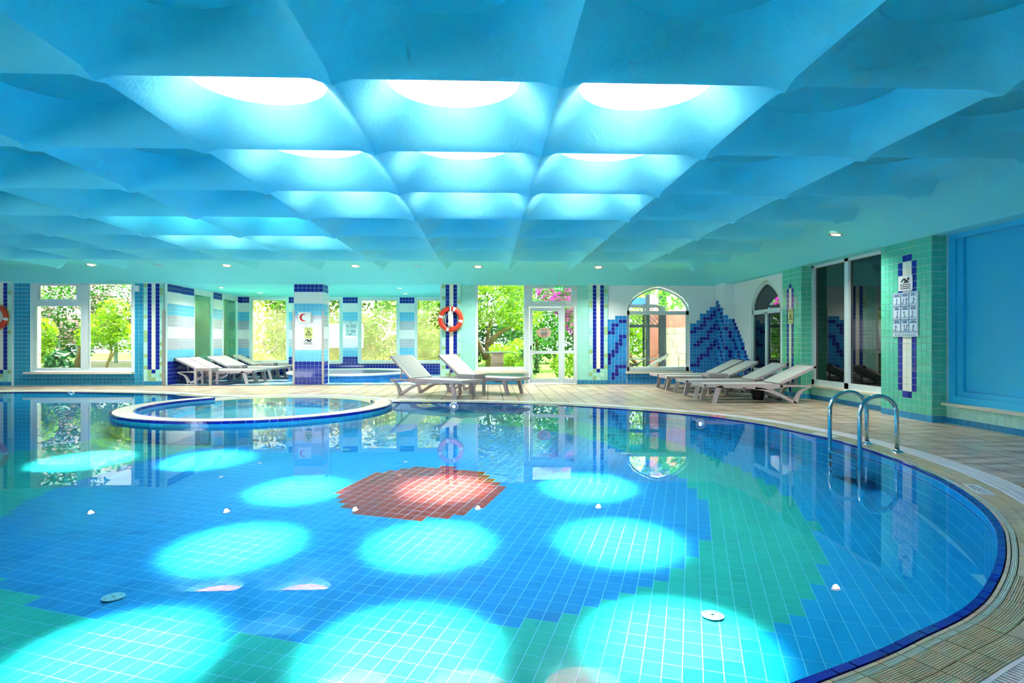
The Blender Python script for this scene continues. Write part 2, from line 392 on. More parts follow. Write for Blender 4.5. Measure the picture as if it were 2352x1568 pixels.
while i < NO - 2:
    j = i + 2.0; c = off(int(i), .2)
    if not in_spa(c, SRO - .02):
        seg(cop, i, j, .038, .058, -.010, M_stone, .009)
        seg(cop, i, j, .058, .088, -.010, M_ribp, .010, uv=True)
        seg(cop, i, j, .088, .186, -.009, M_rib, .010 + random.uniform(0, .0015), uv=True)
        seg(cop, i, j, .186, .292, -.008, M_rib, .010 + random.uniform(0, .0015), uv=True)
    i = j
cop.build(); nos.build()
# grating
gr = MB(); k = 0
while k < NO * 3:
    a = k // 3; fr = (k % 3) / 3; k += 1
    def at(e): return off(a, e).lerp(off(a + 1, e), fr)
    c = at(.39); q = proj((c.x, c.y, 0))
    if q is None or not (-1100 < q[0] < 3300) or in_spa(c, SRO + .05): continue
    p0, p1 = at(.302), at(.488); gr.bar((p0.x, p0.y, -.004), (p1.x, p1.y, -.004), .012, .014)
for e in (.30, .36, .43, .492):
    for i in range(NO):
        a, b = off(i, e), off(i + 1, e); q = proj((a.x, a.y, 0))
        if q is None or not (-1100 < q[0] < 3300) or in_spa(a, SRO + .02): continue
        gr.bar((a.x, a.y, -.004), (b.x, b.y, -.004), .010 if e in (.36, .43) else .016, .016)
tag(gr.build('overflow_grating', M_white), 'white slatted overflow grating around the swimming pool', 'grating')

# ------------------------------------------------------------------ pool shell
v, f = cdt([[off(i, .02) for i in range(0, NO, 2)]], lambda c: inside(c, [off(i, .02) for i in range(0, NO, 2)]), 0)
pf = MB(); pf.add([(p[0], p[1], depth(p[1]) - .006) for p in v], f)
pfloor = pf.build('pool_floor', M_pgrout); tag(pfloor, 'tiled pool bottom with green ring and red round sun in the middle', 'pool floor', kind='structure')
pt = Tiles(pfloor, 'pool_tile', 300, 60)
AX = math.radians(18.8); U = Vector((math.cos(AX), -math.sin(AX))); V = Vector((math.sin(AX), math.cos(AX)))   # across, along
TA, TB = .098, .121
RC = Vector((-.66, 6.1))
def zone(c):
    d = c - RC; r0 = math.hypot(d.x, d.y * (.92 if d.y < 0 else .86))
    if r0 < .80: return 'red'
    y = d.y * (.97 if d.y < 0 else .72); x = d.x * (.99 if d.x > 0 else .74)
    r = math.hypot(x, y)
    if r < 2.72: return 'in'
    y = d.y * (1.0 if d.y < 0 else .74); x = d.x * (1.0 if d.x > 0 else .62); r = math.hypot(x, y)
    return 'green' if r < 3.58 else 'out'
poolpoly = [off(i, 0) for i in range(0, NO, 2)]
slope = Vector((0, .042, 0))
def ptile(a0, a1, b0, b1, m):
    g = .0023; P = []
    for a, b in ((a0 + g, b0 + g), (a1 - g, b0 + g), (a1 - g, b1 - g), (a0 + g, b1 - g)):
        p = RC + U * a + V * b; P.append((p.x, p.y, depth(p.y) - .006))
    pt.poly(P, (0, -.042, 1), m, .0006)
cnt = 0
for ia in range(-150, 70):
    for ib in range(-70, 100):
        c = RC + U * ((ia + .5) * TA) + V * ((ib + .5) * TB)
        if not (-12.9 < c.x < 4 and .7 < c.y < 13.8): continue
        q = proj((c.x, c.y, depth(c.y)))
        if q is None or not (-1100 < q[0] < 3300 and q[1] < 2700): continue
        if (c - SPA).length < SRO - .1 or not inside(c, poolpoly): continue
        zn = zone(c)
        if zn == 'out':
            # double-length tiles in the outer field
            ib2 = (ib // 2) * 2
            c2 = RC + U * ((ia + .5) * TA) + V * ((ib2 + (1.5 if ib == ib2 else .5)) * TB)
            if ib == ib2:
                if zone(c2) == 'out': ptile(ia * TA, (ia + 1) * TA, ib * TB, (ib + 2) * TB, P_out)
                else: ptile(ia * TA, (ia + 1) * TA, ib * TB, (ib + 1) * TB, P_out)
            elif zone(c2) != 'out': ptile(ia * TA, (ia + 1) * TA, ib * TB, (ib + 1) * TB, P_out)
        else:
            ptile(ia * TA, (ia + 1) * TA, ib * TB, (ib + 1) * TB, {'red': P_red, 'in': P_in, 'green': P_green}[zn])
pt.build()
pw = MB()
vs = []
for i in range(NO):
    a = off(i, 0.008); vs += [(a.x, a.y, -.02), (a.x, a.y, depth(a.y) - .02)]
pw.add(vs, [(2 * i, 2 * i + 1, 2 * ((i + 1) % NO) + 1, 2 * ((i + 1) % NO)) for i in range(NO) if not in_spa(off(i, 0), SRO - .03)])
pwall = pw.build('pool_wall', M_pgrout); tag(pwall, 'blue tiled side wall of the pool with a dark blue line under the rim', 'pool wall', kind='structure')
wt = Tiles(pwall, 'wall_tile', 300, 40)
T_pline = mat('dark_blue_line_tile', (8, 84, 190), .15, .5, var=.04); T_plite = mat('light_blue_rim_tile', (30, 168, 240), .15, .5, var=.04)
for i in range(0, NO - 1, 2):
    a, b = off(i, .008), off(i + 2, .008); c = (a + b) / 2; q = proj((c.x, c.y, -.1))
    if q is None or not (-1100 < q[0] < 3300) or in_spa(c, SRO): continue
    d = (b - a); L = d.length; d.normalize(); bot = depth(c.y); n = Vector((-NRM[i % NO].x, -NRM[i % NO].y, 0))
    rows = [(-.022, -.082, T_plite), (-.082, -.100, T_pline)]; z = -.100
    while z > bot: rows.append((z, max(z - .098, bot - .01), P_out)); z -= .098
    for z1, z0, m in rows:
        if z1 <= bot: break
        g = .003
        A = a + d * g; B = b - d * g
        wt.poly([(A.x, A.y, z0 + g), (A.x, A.y, z1 - g), (B.x, B.y, z1 - g), (B.x, B.y, z0 + g)], n, m, .001)
wt.build()
# water: the sheet ends at the nosing and is cut out around the spa
v, f = cdt([poolpoly, [SPA + Vector((math.cos(t), math.sin(t))) * (SRO - .01) for t in [2 * PI * i / 96 for i in range(96)]]],
           lambda c: inside(c, poolpoly) and (c - SPA).length > SRO - .012, -.008)
wm = MB(); wm.add(v, f); tag(wm.build('pool_water', G_water), 'clear still water filling the large swimming pool', 'water', kind='stuff')

# ------------------------------------------------------------------ spa ring set into the far side of the pool
spa = thing('spa_basin', 'round raised spa basin with cream rim and navy edge tiles', 'spa', (SPA.x, SPA.y, 0), fixed=True)
def ringpoly(r0, r1, a0, a1, z, k=3, g=.002):
    P = []
    for q in range(k + 1):
        t = a0 + (a1 - a0) * q / k; P.append((SPA.x + (r1 - g) * math.cos(t), SPA.y + (r1 - g) * math.sin(t), z))
    for q in range(k, -1, -1):
        t = a0 + (a1 - a0) * q / k; P.append((SPA.x + (r0 + g) * math.cos(t), SPA.y + (r0 + g) * math.sin(t), z))
    return P
b = MB(); c3 = (SPA.x, SPA.y, 0)
b.lathe([(SRO - .012, -.40), (SRO - .012, .044)], 96, c3, a0=SA0, a1=SA1); b.lathe([(SRO - .012, .044), (SRI + .012, .044)], 96, c3, a0=SA0, a1=SA1); b.lathe([(SRI + .012, .044), (SRI + .012, -.1)], 96, c3, a0=SA0, a1=SA1)
b.lathe([(SRO + .3, -.010), (SRI + .012, -.010), (SRI + .012, -.1)], 48, c3, a0=SA1 - 2 * PI, a1=SA0)
for t in (SA0, SA1):
    co, si = math.cos(t), math.sin(t); b.add([(SPA.x + r * co, SPA.y + r * si, z) for r, z in ((SRI + .012, -.01), (SRO - .012, -.01), (SRO - .012, .044), (SRI + .012, .044))], [(0, 1, 2, 3)])
b.lathe([(SRI + .012, -.075), (1.32, -.075), (1.32, -.22), (0.001, -.22)], 96, c3)
b.build('shell', mat('spa_shell', (90, 205, 240), .3, .5), spa, smooth=False)
sr = Tiles(spa, 'rim_tile', 120, 40); sn = Tiles(spa, 'nosing_tile', 140, 30); sb = Tiles(spa, 'bench_tile', 0, 40); so = Tiles(spa, 'band_tile', 90, 40)
t = SA0; n = 0
M_rim = mat('cream_rim_stone', (238, 230, 212), .3, .45, var=.03, bump=.08, bscale=70)
while t < SA1 - .01:
    t2 = min(t + .125 / SRO, SA1)
    for r0, r1 in ((SRI + .035, SRI + .125), (SRI + .125, SRI + .215), (SRI + .215, SRO - .035)): sr.poly(ringpoly(r0, r1, t, t2, .044, 2), (0, 0, 1), M_rim, .012)
    t = t2
t = SA0; lng = True
while t < SA1 - .01:
    t2 = min(t + (.19 if lng else .11) / SRO, SA1); lng = not lng
    gp = .002 / SRO * 2
    sn.poly(ringpoly(SRO - .035, SRO + .006, t + gp, t2 - gp, .018, 2), (0, 0, 1), T_nose, .036)
    sn.poly(ringpoly(SRI - .006, SRI + .035, t + gp, t2 - gp, .018, 2), (0, 0, 1), T_nose, .036)
    t = t2
t = SA0
T_spab = mat('spa_band_tile', (50, 190, 226), .15, .5, var=.05)
while t < SA1 - .01:
    t2 = min(t + .125 / SRO, SA1); g = .002 / SRO
    for z0, z1 in ((-.105, .016), (-.23, -.108), (-.355, -.233)):
        p0 = (SPA.x + (SRO - .012) * math.cos(t + g), SPA.y + (SRO - .012) * math.sin(t + g)); p1 = (SPA.x + (SRO - .012) * math.cos(t2 - g), SPA.y + (SRO - .012) * math.sin(t2 - g))
        so.poly([(*p0, z0), (*p1, z0), (*p1, z1), (*p0, z1)], (math.cos((t + t2) / 2), math.sin((t + t2) / 2), 0), T_spab if z1 > 0 else P_out, .006)
    t = t2
for q in range(60):
    a0 = 2 * PI * q / 60; a1 = 2 * PI * (q + 1) / 60
    for w_, (r0, r1) in enumerate(((1.33, 1.46), (1.46, 1.58), (1.58, 1.70), (1.70, 1.82))):
        sb.poly(ringpoly(r0, r1, a0, a1, -.075, 1), (0, 0, 1), T_nose if (q + w_) % 2 else T_white, .005)
for q in range(28):      # star of dark tiles on the basin floor
    for p_ in range(28):
        x, y = (q - 13.5) * .09, (p_ - 13.5) * .09
        if math.hypot(x, y) > 1.28: continue
        star = abs(x) + abs(y) < .75 or (abs(x) < .5 and abs(y) < .5)
        hole_ = (abs(abs(x) - .3) + abs(y)) < .14 or (abs(x) + abs(abs(y) - .35)) < .12
        sb.poly([(SPA.x + x + e[0] * .043, SPA.y + y + e[1] * .043, -.22) for e in ((-1, -1), (1, -1), (1, 1), (-1, 1))], (0, 0, 1), T_nose if star and not hole_ else (T_white if hole_ else T_spab), .004)
sr.build(); sn.build(); so.build(); sb.build()
w2 = MB(); w2.disc((SPA.x, SPA.y, -.004), SRI - .002, n=96); tag(w2.build('spa_water', G_water), 'clear water inside the round spa basin', 'water', kind='stuff')
gr = MB()
for r in (SRO + .05, SRO + .10, SRO + .15, SRO + .20):
    for q in range(60):
        a0 = SA1 - 2 * PI + (SA0 - SA1 + 2 * PI) * q / 60; a1 = SA1 - 2 * PI + (SA0 - SA1 + 2 * PI) * (q + 1) / 60
        gr.bar((SPA.x + r * math.cos(a0), SPA.y + r * math.sin(a0), .0), (SPA.x + r * math.cos(a1), SPA.y + r * math.sin(a1), .0), .03, .014)
tag(gr.build('spa_grating', M_white), 'white curved drain grating behind the round spa basin', 'grating')
bc = Tiles(spa, 'back_coping_tile', 60, 40)
for q in range(40):
    a0 = SA1 - 2 * PI + (SA0 - SA1 + 2 * PI) * q / 40; a1 = SA1 - 2 * PI + (SA0 - SA1 + 2 * PI) * (q + 1) / 40
    bc.poly(ringpoly(SRI, SRI + .16, a0, a1, -.010, 2), (0, 0, 1), M_stone, .010); bc.poly(ringpoly(SRI + .16, SRO + .02, a0, a1, -.010, 2), (0, 0, 1), M_stone, .010)
bc.build()
# ------------------------------------------------------------------ ceiling: plaster bells on a square grid, flat coved border
GX, GY, GW = -.99, 3.88, 1.465
ZC, ZT, ZB, R0 = 2.765, 3.10, 2.965, .50
def zbell(r):
    t = max(0, min(1, (1.036 - r) / (1.036 - R0))); return ZC + (ZT - ZC) * t ** 3.3
def sstep(a, b, x): t = max(0, min(1, (x - a) / (b - a))); return t * t * (3 - 2 * t)
LIT = {(-1, 0), (0, 0), (1, 0), (-1, 1), (0, 1), (1, 1), (-1, 2), (0, 2), (1, 2), (-3, 4), (-2, 4), (-3, 3), (-2, 3)}
ce = MB(); caps = []; XR, YR = 5.10, 14.235
for k in range(-9, 4):
    for j in range(-6, 7):
        cx, cy_ = GX + (k + .5) * GW, GY + (j + .5) * GW; hw = GW / 2
        xl, xr, yl, yr = cx - hw, cx + hw, cy_ - hw, cy_ + hw
        lastx, lasty = k == 3, j == 6
        if lastx: xr = XR
        if lasty: yr = YR
        qn = proj((cx, cy_, 3)); vis = qn is not None and -900 < qn[0] < 3200
        NA, NRr = (64, 9) if vis else (32, 5)
        if lastx or lasty: NA, NRr = 128, 14
        b0 = len(ce.v)
        ANG = [2 * PI * a / NA for a in range(NA)]
        if lastx or lasty:
            ANG = sorted(ANG + [math.atan2(py - cy_, px_ - cx) % (2 * PI) for px_ in (xl, xr) for py in (yl, yr)]); NA = len(ANG)
        for a in range(NA):
            t = ANG[a]; co, si = math.cos(t), math.sin(t)
            # the ray meets the rectangle; corner directions line up with the four corners when square
            lim = []
            if co > 1e-9: lim.append((xr - cx) / co)
            if co < -1e-9: lim.append((xl - cx) / co)
            if si > 1e-9: lim.append((yr - cy_) / si)
            if si < -1e-9: lim.append((yl - cy_) / si)
            L = min(lim)
            for q in range(NRr + 1):
                r = R0 + (L - R0) * q / NRr; x, y = cx + co * r, cy_ + si * r
                Ls = hw / max(abs(co), abs(si)); s_ = min(1, (r - R0) / (Ls - R0)); zr = 2.80 - .04 * sstep(.80, 1.0, (Ls - hw) / (hw * .4142))
                z = ZT - (ZT - zr) * (1 - (1 - s_) ** 1.25)
                for last, dn, ds in ((lasty, y - cy_, abs(x - cx) / hw), (lastx, x - cx, abs(y - cy_) / hw)):
                    if last and dn > 0:
                        fin = sstep(.74, .97, ds); zz = max(z, ZB) * (1 - fin) + z * fin; o_ = sstep(.08, .34, dn); z = z * (1 - o_) + zz * o_
                ce.v.append((x, y, z))
        for a in range(NA):
            a2 = (a + 1) % NA
            for q in range(NRr):
                ce.f.append((b0 + a * (NRr + 1) + q, b0 + a2 * (NRr + 1) + q, b0 + a2 * (NRr + 1) + q + 1, b0 + a * (NRr + 1) + q + 1)); ce.m.append(0)
        if lastx or lasty:       # close the free ends of the fins up to the border
            for a in range(NA):
                a2 = (a + 1) % NA; p, q_ = ce.v[b0 + a * (NRr + 1) + NRr], ce.v[b0 + a2 * (NRr + 1) + NRr]
                if (lasty and p[1] > yr - .01 and q_[1] > yr - .01) or (lastx and p[0] > xr - .01 and q_[0] > xr - .01):
                    ce.add([p, q_, (q_[0], q_[1], ZB + .02), (p[0], p[1], ZB + .02)], [(0, 1, 2, 3)])
        (caps if (k, j) not in LIT else []).append((cx, cy_, k, j))
def zband(x, y):
    dw = min(15.9 - y, 6.12 - x); return WT + (ZB - WT) * math.sin(PI / 2 * max(0, min(1, dw / 1.0)))
def grid(x0, x1, nx, y0, y1, ny):
    b0 = len(ce.v)
    for i in range(nx + 1):
        for j in range(ny + 1):
            x, y = x0 + (x1 - x0) * i / nx, y0 + (y1 - y0) * j / ny; ce.v.append((x, y, zband(x, y)))
    for i in range(nx):
        for j in range(ny): ce.f.append((b0 + i * (ny + 1) + j, b0 + i * (ny + 1) + j + 1, b0 + (i + 1) * (ny + 1) + j + 1, b0 + (i + 1) * (ny + 1) + j)); ce.m.append(0)
grid(-14.1, XR, 60, YR, 15.9, 24); grid(XR, 6.12, 16, -4.1, YR, 60); grid(XR, 6.12, 24, YR, 15.9, 36)
ce.add([(6.12, -4.1, WT), (6.6, -4.1, WT), (6.6, 16.1, WT), (6.12, 16.1, WT)], [(0, 1, 2, 3)])
ceiling = ce.build('ceiling', M_plaster, smooth=True, auto=math.radians(50)); tag(ceiling, 'white plaster ceiling moulded into rows of square bell shaped coffers', 'ceiling', kind='structure')
capm = MB(); capm.disc((0, 0, 0), R0 + .012, (0, 0, -1), 48); cap0 = None
for cx, cy_, k, j in caps:
    if cap0 is None: cap0 = capm.build('coffer_cap', M_cap, ceiling); o = cap0
    else: o = cap0.copy(); COL.objects.link(o)
    o.location = (cx, cy_, ZT - .002)
rf = MB()  # unseen grid added over the coffers to keep sun from leaking in
for k in range(-9, 5): rf.box((GX + k * GW - .225, -4.1, 3.115), (GX + k * GW + .225, 15.9, 3.15))
for j in range(-6, 8): rf.box((-14.1, GY + j * GW - .225, 3.155), (6.6, GY + j * GW + .225, 3.19))
rf.box((GX + 4 * GW - .2, -4.1, 3.2), (6.7, 16.0, 3.24)); rf.box((-14.1, GY + 7 * GW - .2, 3.2), (6.7, 16.15, 3.24)); rf.box((-8.5, 16.1, 2.7), (-.7, 20.85, 2.8))
tag(rf.build('roof', mat('sun_block_grey', (170, 172, 170), .9, .2)), 'unseen grid added above the moulded ceiling to block sun leaks', 'roof', kind='structure')
# skylights
def sky_mat():
    m = bpy.data.materials.new('beam_narrowing_acrylic'); m.use_nodes = True; nt = m.node_tree; nt.nodes.clear()
    out = nt.nodes.new('ShaderNodeOutputMaterial'); tr = nt.nodes.new('ShaderNodeBsdfTransparent'); tl = nt.nodes.new('ShaderNodeBsdfTranslucent'); mx = nt.nodes.new('ShaderNodeMixShader')
    tr.inputs[0].default_value = (.97, .99, 1, 1); tl.inputs[0].default_value = (.22, .125, .115, 1);  # warm tint added to neutralise the light on the coffer walls
    tc = nt.nodes.new('ShaderNodeTexCoord'); sx = nt.nodes.new('ShaderNodeSeparateXYZ'); nt.links.new(tc.outputs['Object'], sx.inputs[0])
    cb = nt.nodes.new('ShaderNodeCombineXYZ'); nt.links.new(sx.outputs[0], cb.inputs[0]); nt.links.new(sx.outputs[1], cb.inputs[1])
    ln_ = nt.nodes.new('ShaderNodeVectorMath'); ln_.operation = 'LENGTH'; nt.links.new(cb.outputs[0], ln_.inputs[0])
    mr = nt.nodes.new('ShaderNodeMapRange'); mr.inputs[1].default_value = .03; mr.inputs[2].default_value = .25; mr.inputs[3].default_value = .12; mr.inputs[4].default_value = 1.0   # frosted border, clear middle: invented to narrow the sun beams
    nt.links.new(ln_.outputs['Value'], mr.inputs[0]); nt.links.new(mr.outputs[0], mx.inputs[0])
    nt.links.new(tr.outputs[0], mx.inputs[1]); nt.links.new(tl.outputs[0], mx.inputs[2]); nt.links.new(mx.outputs[0], out.inputs[0]); return m
M_sky = sky_mat()
ROWN = {0: 'nearest row', 1: 'second row', 2: 'third row', 3: 'fourth row', 4: 'fifth row'}
COLN = {-1: 'left', 0: 'middle', 1: 'right'}
first = None
for k, j in sorted(LIT, key=lambda q: (q[1], q[0])):
    cx, cy_ = GX + (k + .5) * GW, GY + (j + .5) * GW
    lab = ('round white skylight, %s of the three in the %s' % (COLN[k], ROWN[j])) if k > -2 else ('round white skylight over the spa, %s one of the %s pair' % ('left' if k == -3 else 'right', 'nearer' if j == 3 else 'farther'))
    if first is None:
        r = thing('skylight', lab, 'skylight', (cx, cy_, ZT), group='round skylights in the ceiling')
        MB().lathe([(R0 + .004, -.004), (R0 + .004, .10), (R0 + .05, .10), (R0 + .05, .0)], 48).build('curb', M_plaster, r, smooth=False)
        MB().lathe([(R0 + .03, .10)] + [(.53 * math.cos(a), .10 + .17 * math.sin(a)) for a in [PI / 2 * q / 8 for q in range(1, 8)]] + [(.001, .27)], 48).build('dome', M_sky, r, smooth=True)
        first = r
    else:
        c = copy_tree(first); c.location = (cx, cy_, ZT); c['label'] = lab
        if j == 3:      # these two sit at the head of a deeper shaft
            for ch in c.children: ch.location.z += .52
            MB().lathe([(R0 + .004, -.004), (R0 + .004, .54)], 48).build('shaft', M_plaster, c)
R = math.radians
# recessed downlights and ceiling speakers
M_lampw = mat('warm_lamp', (255, 226, 180), .5, .2, emit=2.2); M_chrome = mat('lamp_ring', (225, 225, 220), .25, .5, metal=.5)
def downlight(x, y, z, lab, rad=.085, grp='recessed ceiling lights', tilt=0, watt=230):
    r = thing('downlight', lab, 'ceiling light', (x, y, z), group=grp); r.rotation_euler = (tilt, 0, 0)
    MB().lathe([(rad + .028, .0), (rad + .026, -.010), (rad, -.013), (rad - .004, .0)], 28).build('ring', M_chrome, r, smooth=True)
    MB().lathe([(rad - .004, -.002), (rad * .6, -.010), (.001, -.016)], 24).build('bulb', M_lampw, r, smooth=True)
    ld = bpy.data.lights.new('downlight_beam', 'SPOT'); ld.energy = watt; ld.color = (1, .92, .8); ld.spot_size = math.radians(150); ld.spot_blend = 1; ld.shadow_soft_size = .045
    lo_ = bpy.data.objects.new('downlight_beam', ld); COL.objects.link(lo_); lo_.parent = r; lo_.location = (0, 0, -.03)
    return r
for n, x in enumerate((-9.44, -6.27, -3.21, -.24, 2.72)):
    y = 14.8; downlight(x, y, zband(x, y) - .016, 'warm round downlight in the ceiling border, %s from the left' % ('first', 'second', 'third', 'fourth', 'fifth')[n], tilt=R(-13))
downlight(5.62, 9.55, zband(5.62, 9.55) - .004, 'warm round downlight above the dark windows on the right', tilt=0, watt=120).rotation_euler = (0, math.radians(12), 0)
for x, y, l in ((-7.35, 17.0, 'near left'), (-7.0, 18.9, 'far left'), (-2.45, 17.0, 'near right'), (-2.55, 18.9, 'far right')):
    downlight(x, y, WT + .006, 'small white downlight in the alcove ceiling, %s one' % l, .07, 'alcove ceiling lights', watt=90)
for x, l in ((-7.9, 'left'), (-1.72, 'right')):
    r = thing('ceiling_speaker', 'round white ceiling speaker grille, the %s one between downlights' % l, 'speaker', (x, 14.85, zband(x, 14.85)), group='ceiling speakers')
    MB().lathe([(.12, 0), (.118, -.012), (.10, -.014)], 28).build('rim', M_plaster, r); MB().lathe([(.10, -.012), (.001, -.016)], 28).build('grille', mat('speaker_mesh', (190, 205, 212), .6, .3), r)

# ------------------------------------------------------------------ walls
def boxes(name, bl, m, label, cat='wall', kind='structure'):
    b = MB()
    for a, c in bl: b.box(a, c)
    return tag(b.build(name, m), label, cat, kind=kind)
def tiled(T, o, u, v, w, h, cf, pitch=.1, t=.004):
    nc, nr = int(math.ceil(w / pitch - .05)), int(math.ceil(h / pitch - .05))
    for c in range(nc):
        for r in range(nr):
            m = cf(c, r)
            if m is not None: T.rect(o, u, v, c * pitch, min((c + 1) * pitch, w), r * pitch, min((r + 1) * pitch, h), m, t)
UXn, UZ, UYm, UYp = (1, 0, 0), (0, 0, 1), (0, -1, 0), (0, 1, 0)
rng = random.Random(3)
def greens(): return rng.choice([T_aqua, T_aqua2, T_aqua2, T_olive])
YB = 15.9
wl = boxes('wall_back', [((-14, YB, -.05), (-11.64, 16.15, WT + .05)), ((-9.10, YB, -.05), (-8.30, 16.15, WT + .05)), ((-11.64, YB, -.05), (-9.10, 16.15, .35)), ((-11.64, YB, WT), (-9.10, 16.15, WT + .4)),
                         ((-13.4, YB - .07, -.02), (-12.06, YB, WT + .05)), ((-8.80, YB - .05, -.02), (-8.30, YB, WT + .05))], M_grout, 'teal tiled back wall around the large garden window on the left')
T = Tiles(wl, 'tile', 0)
def winskip(c, r, x0, hx0, hx1, hz0, hz1, m):
    x, z = x0 + (c + .5) * .1, (r + .5) * .1
    return None if hx0 - .03 < x < hx1 + .03 and hz0 < z < hz1 else m
tiled(T, (-12.05, YB, 0), UXn, UZ, 3.25, WT, lambda c, r: winskip(c, r, -12.05, -11.64, -9.10, .33, 3, T_teal))
def stripe(ncol, cols, top=26, bot=4, basem=T_base):
    """column pattern of the striped pilasters"""
    def f_(c, r):
        k = cols[c]
        if r == 0: return basem
        if r < bot: return T_navy if (k == 'c' and r == bot - 1) else greens()
        return {'n': T_navy, 'c': T_cream, 'g': None}[k] or greens()
    return f_
tiled(T, (-8.80, YB - .05, 0), UXn, UZ, .5, WT, stripe(5, 'gncng'))
tiled(T, (-12.76, YB - .07, 0), UXn, UZ, .7, WT, stripe(7, 'ggnccng'))
T.build()
# right half of the back wall
wr = boxes('wall_garden_door', [((-1.25, YB, -.05), (-.32, 16.15, WT + .05)), ((-.32, YB, -.05), (.95, 16.15, .33)), ((2.36, YB, -.05), (3.16, 16.15, WT + .05)), ((-1.2, YB - .06, -.02), (-.71, YB, WT + .05)), ((2.66, YB - .06, -.02), (3.16, YB, WT + .05)),
                                ((-.32, YB, WT), (2.36, 16.15, WT + .4))], M_grout, 'aqua tiled wall with striped pilasters beside the glazed garden door')
T = Tiles(wr, 'tile', 0)
tiled(T, (-.71, YB, 0), UXn, UZ, .39, WT, lambda c, r: T_base if r < 1 else T_aqua)
tiled(T, (-.32, YB, 0), UXn, UZ, 1.27, .3, lambda c, r: T_base if r < 1 else T_aqua)
tiled(T, (2.36, YB, 0), UXn, UZ, .3, WT, lambda c, r: T_base if r < 1 else T_aqua)
tiled(T, (-1.2, YB - .06, 0), UXn, UZ, .49, WT, stripe(5, 'gncng')); tiled(T, (2.66, YB - .06, 0), UXn, UZ, .5, WT, stripe(5, 'gncng')); T.build()
# arch shape shared by the two arched windows
AG = [(0, 1.0), (.2, .95), (.4, .857), (.6, .73), (.8, .545), (.96, .26), (1.0, 0)]
def archz(t, zs, zt):
    t = min(1, abs(t))
    for (a, ga), (b_, gb) in zip(AG, AG[1:]):
        if t <= b_: return zs + (zt - zs) * (ga + (gb - ga) * (t - a) / (b_ - a))
    return zs
ATS = [-1, -.985, -.96, -.88, -.8, -.6, -.4, -.2, 0, .2, .4, .6, .8, .88, .96, .985, 1]
def arch_wall(b, fn, c0, c1, ca, hw, zb0, zs, zt, top, d):
    """wall from c0 to c1 with an arched hole; fn(c, depth, z) gives the point"""
    X = [c0] + [ca + hw * t for t in ATS] + [c1]
    def quad(a, b_, c, e): b.add([a, b_, c, e], [(0, 1, 2, 3)])
    quad(fn(c0, 0, -.02), fn(ca - hw, 0, -.02), fn(ca - hw, 0, top), fn(c0, 0, top)); quad(fn(ca + hw, 0, -.02), fn(c1, 0, -.02), fn(c1, 0, top), fn(ca + hw, 0, top))
    quad(fn(ca - hw, 0, -.02), fn(ca + hw, 0, -.02), fn(ca + hw, 0, zb0), fn(ca - hw, 0, zb0))
    for t0, t1 in zip(ATS, ATS[1:]):
        x0, x1, z0, z1 = ca + hw * t0, ca + hw * t1, archz(t0, zs, zt), archz(t1, zs, zt)
        quad(fn(x0, 0, z0), fn(x1, 0, z1), fn(x1, 0, top), fn(x0, 0, top)); quad(fn(x0, 0, z0), fn(x0, d, z0), fn(x1, d, z1), fn(x1, 0, z1))
    for x in (ca - hw, ca + hw): quad(fn(x, 0, zb0), fn(x, d, zb0), fn(x, d, zs), fn(x, 0, zs))
    quad(fn(ca - hw, 0, zb0), fn(ca + hw, 0, zb0), fn(ca + hw, d, zb0), fn(ca - hw, d, zb0))
b = MB(); arch_wall(b, lambda c, d, z: (c, YB + d, z), 3.16, 6.09, 4.53, .84, .33, 1.93, 2.575, WT + .02, .14)
b.box((3.16, YB + .1401, -.02), (3.68, YB + .16, WT)); b.box((5.38, YB + .1401, -.02), (6.3, YB + .16, WT))
wm_ = tag(b.build('wall_mountain', M_wallpaint), 'white wall with blue tile mountain mosaic around the arched garden window', 'wall', kind='structure')
T = Tiles(wm_, 'mosaic_tile', 60, 60)
NAV_L = {(3, 1), (4, 1), (5, 1), (1, 2), (2, 2), (1, 3), (0, 4), (1, 4), (3, 5), (4, 5), (5, 5), (3, 6), (2, 7), (3, 7), (2, 8), (1, 9), (2, 9), (0, 10), (1, 10), (0, 11), (0, 12), (5, 12), (2, 13), (3, 13), (4, 13), (5, 13), (2, 14), (1, 15), (2, 15), (1, 16)}
tiled(T, (3.165, YB, 0), UXn, UZ, .52, 1.8, lambda c, r: None if r > (16 if c < 2 else 17) else (T_navy if (c, 17 - r) in NAV_L else T_blue))
NAV_R = {(7, 1), (6, 2), (7, 2), (4, 3), (5, 3), (6, 3), (4, 4), (3, 5), (4, 5), (7, 5), (1, 6), (2, 6), (3, 6), (6, 6), (7, 6), (0, 7), (1, 7), (5, 7), (6, 7), (5, 8), (3, 9), (4, 9), (5, 9), (2, 10), (3, 10), (7, 10), (1, 11), (2, 11), (6, 11), (7, 11), (5, 12), (6, 12), (5, 13), (3, 14), (4, 14), (5, 14), (2, 15), (3, 15), (2, 16), (0, 17), (1, 17), (2, 17)}
TOPS = [17, 17, 18, 20, 20, 21, 22, 22]
tiled(T, (5.375, YB, 0), UXn, UZ, .705, 2.3, lambda c, r: None if r > TOPS[c] else (T_navy if (c, 22 - r) in NAV_R else T_blue), .0886 * 1.0)
def chev(top):
    return lambda c, r: None if r > top[c] else (T_navy if ((22 - r) - int(1.25 * c + 1)) % 5 == 0 or (((22 - r) - int(1.25 * c + 2)) % 5 == 0 and c % 2) else T_blue)
tiled(T, (3.69, YB, 0), UXn, UZ, 1.68, .3, lambda c, r: T_blue)
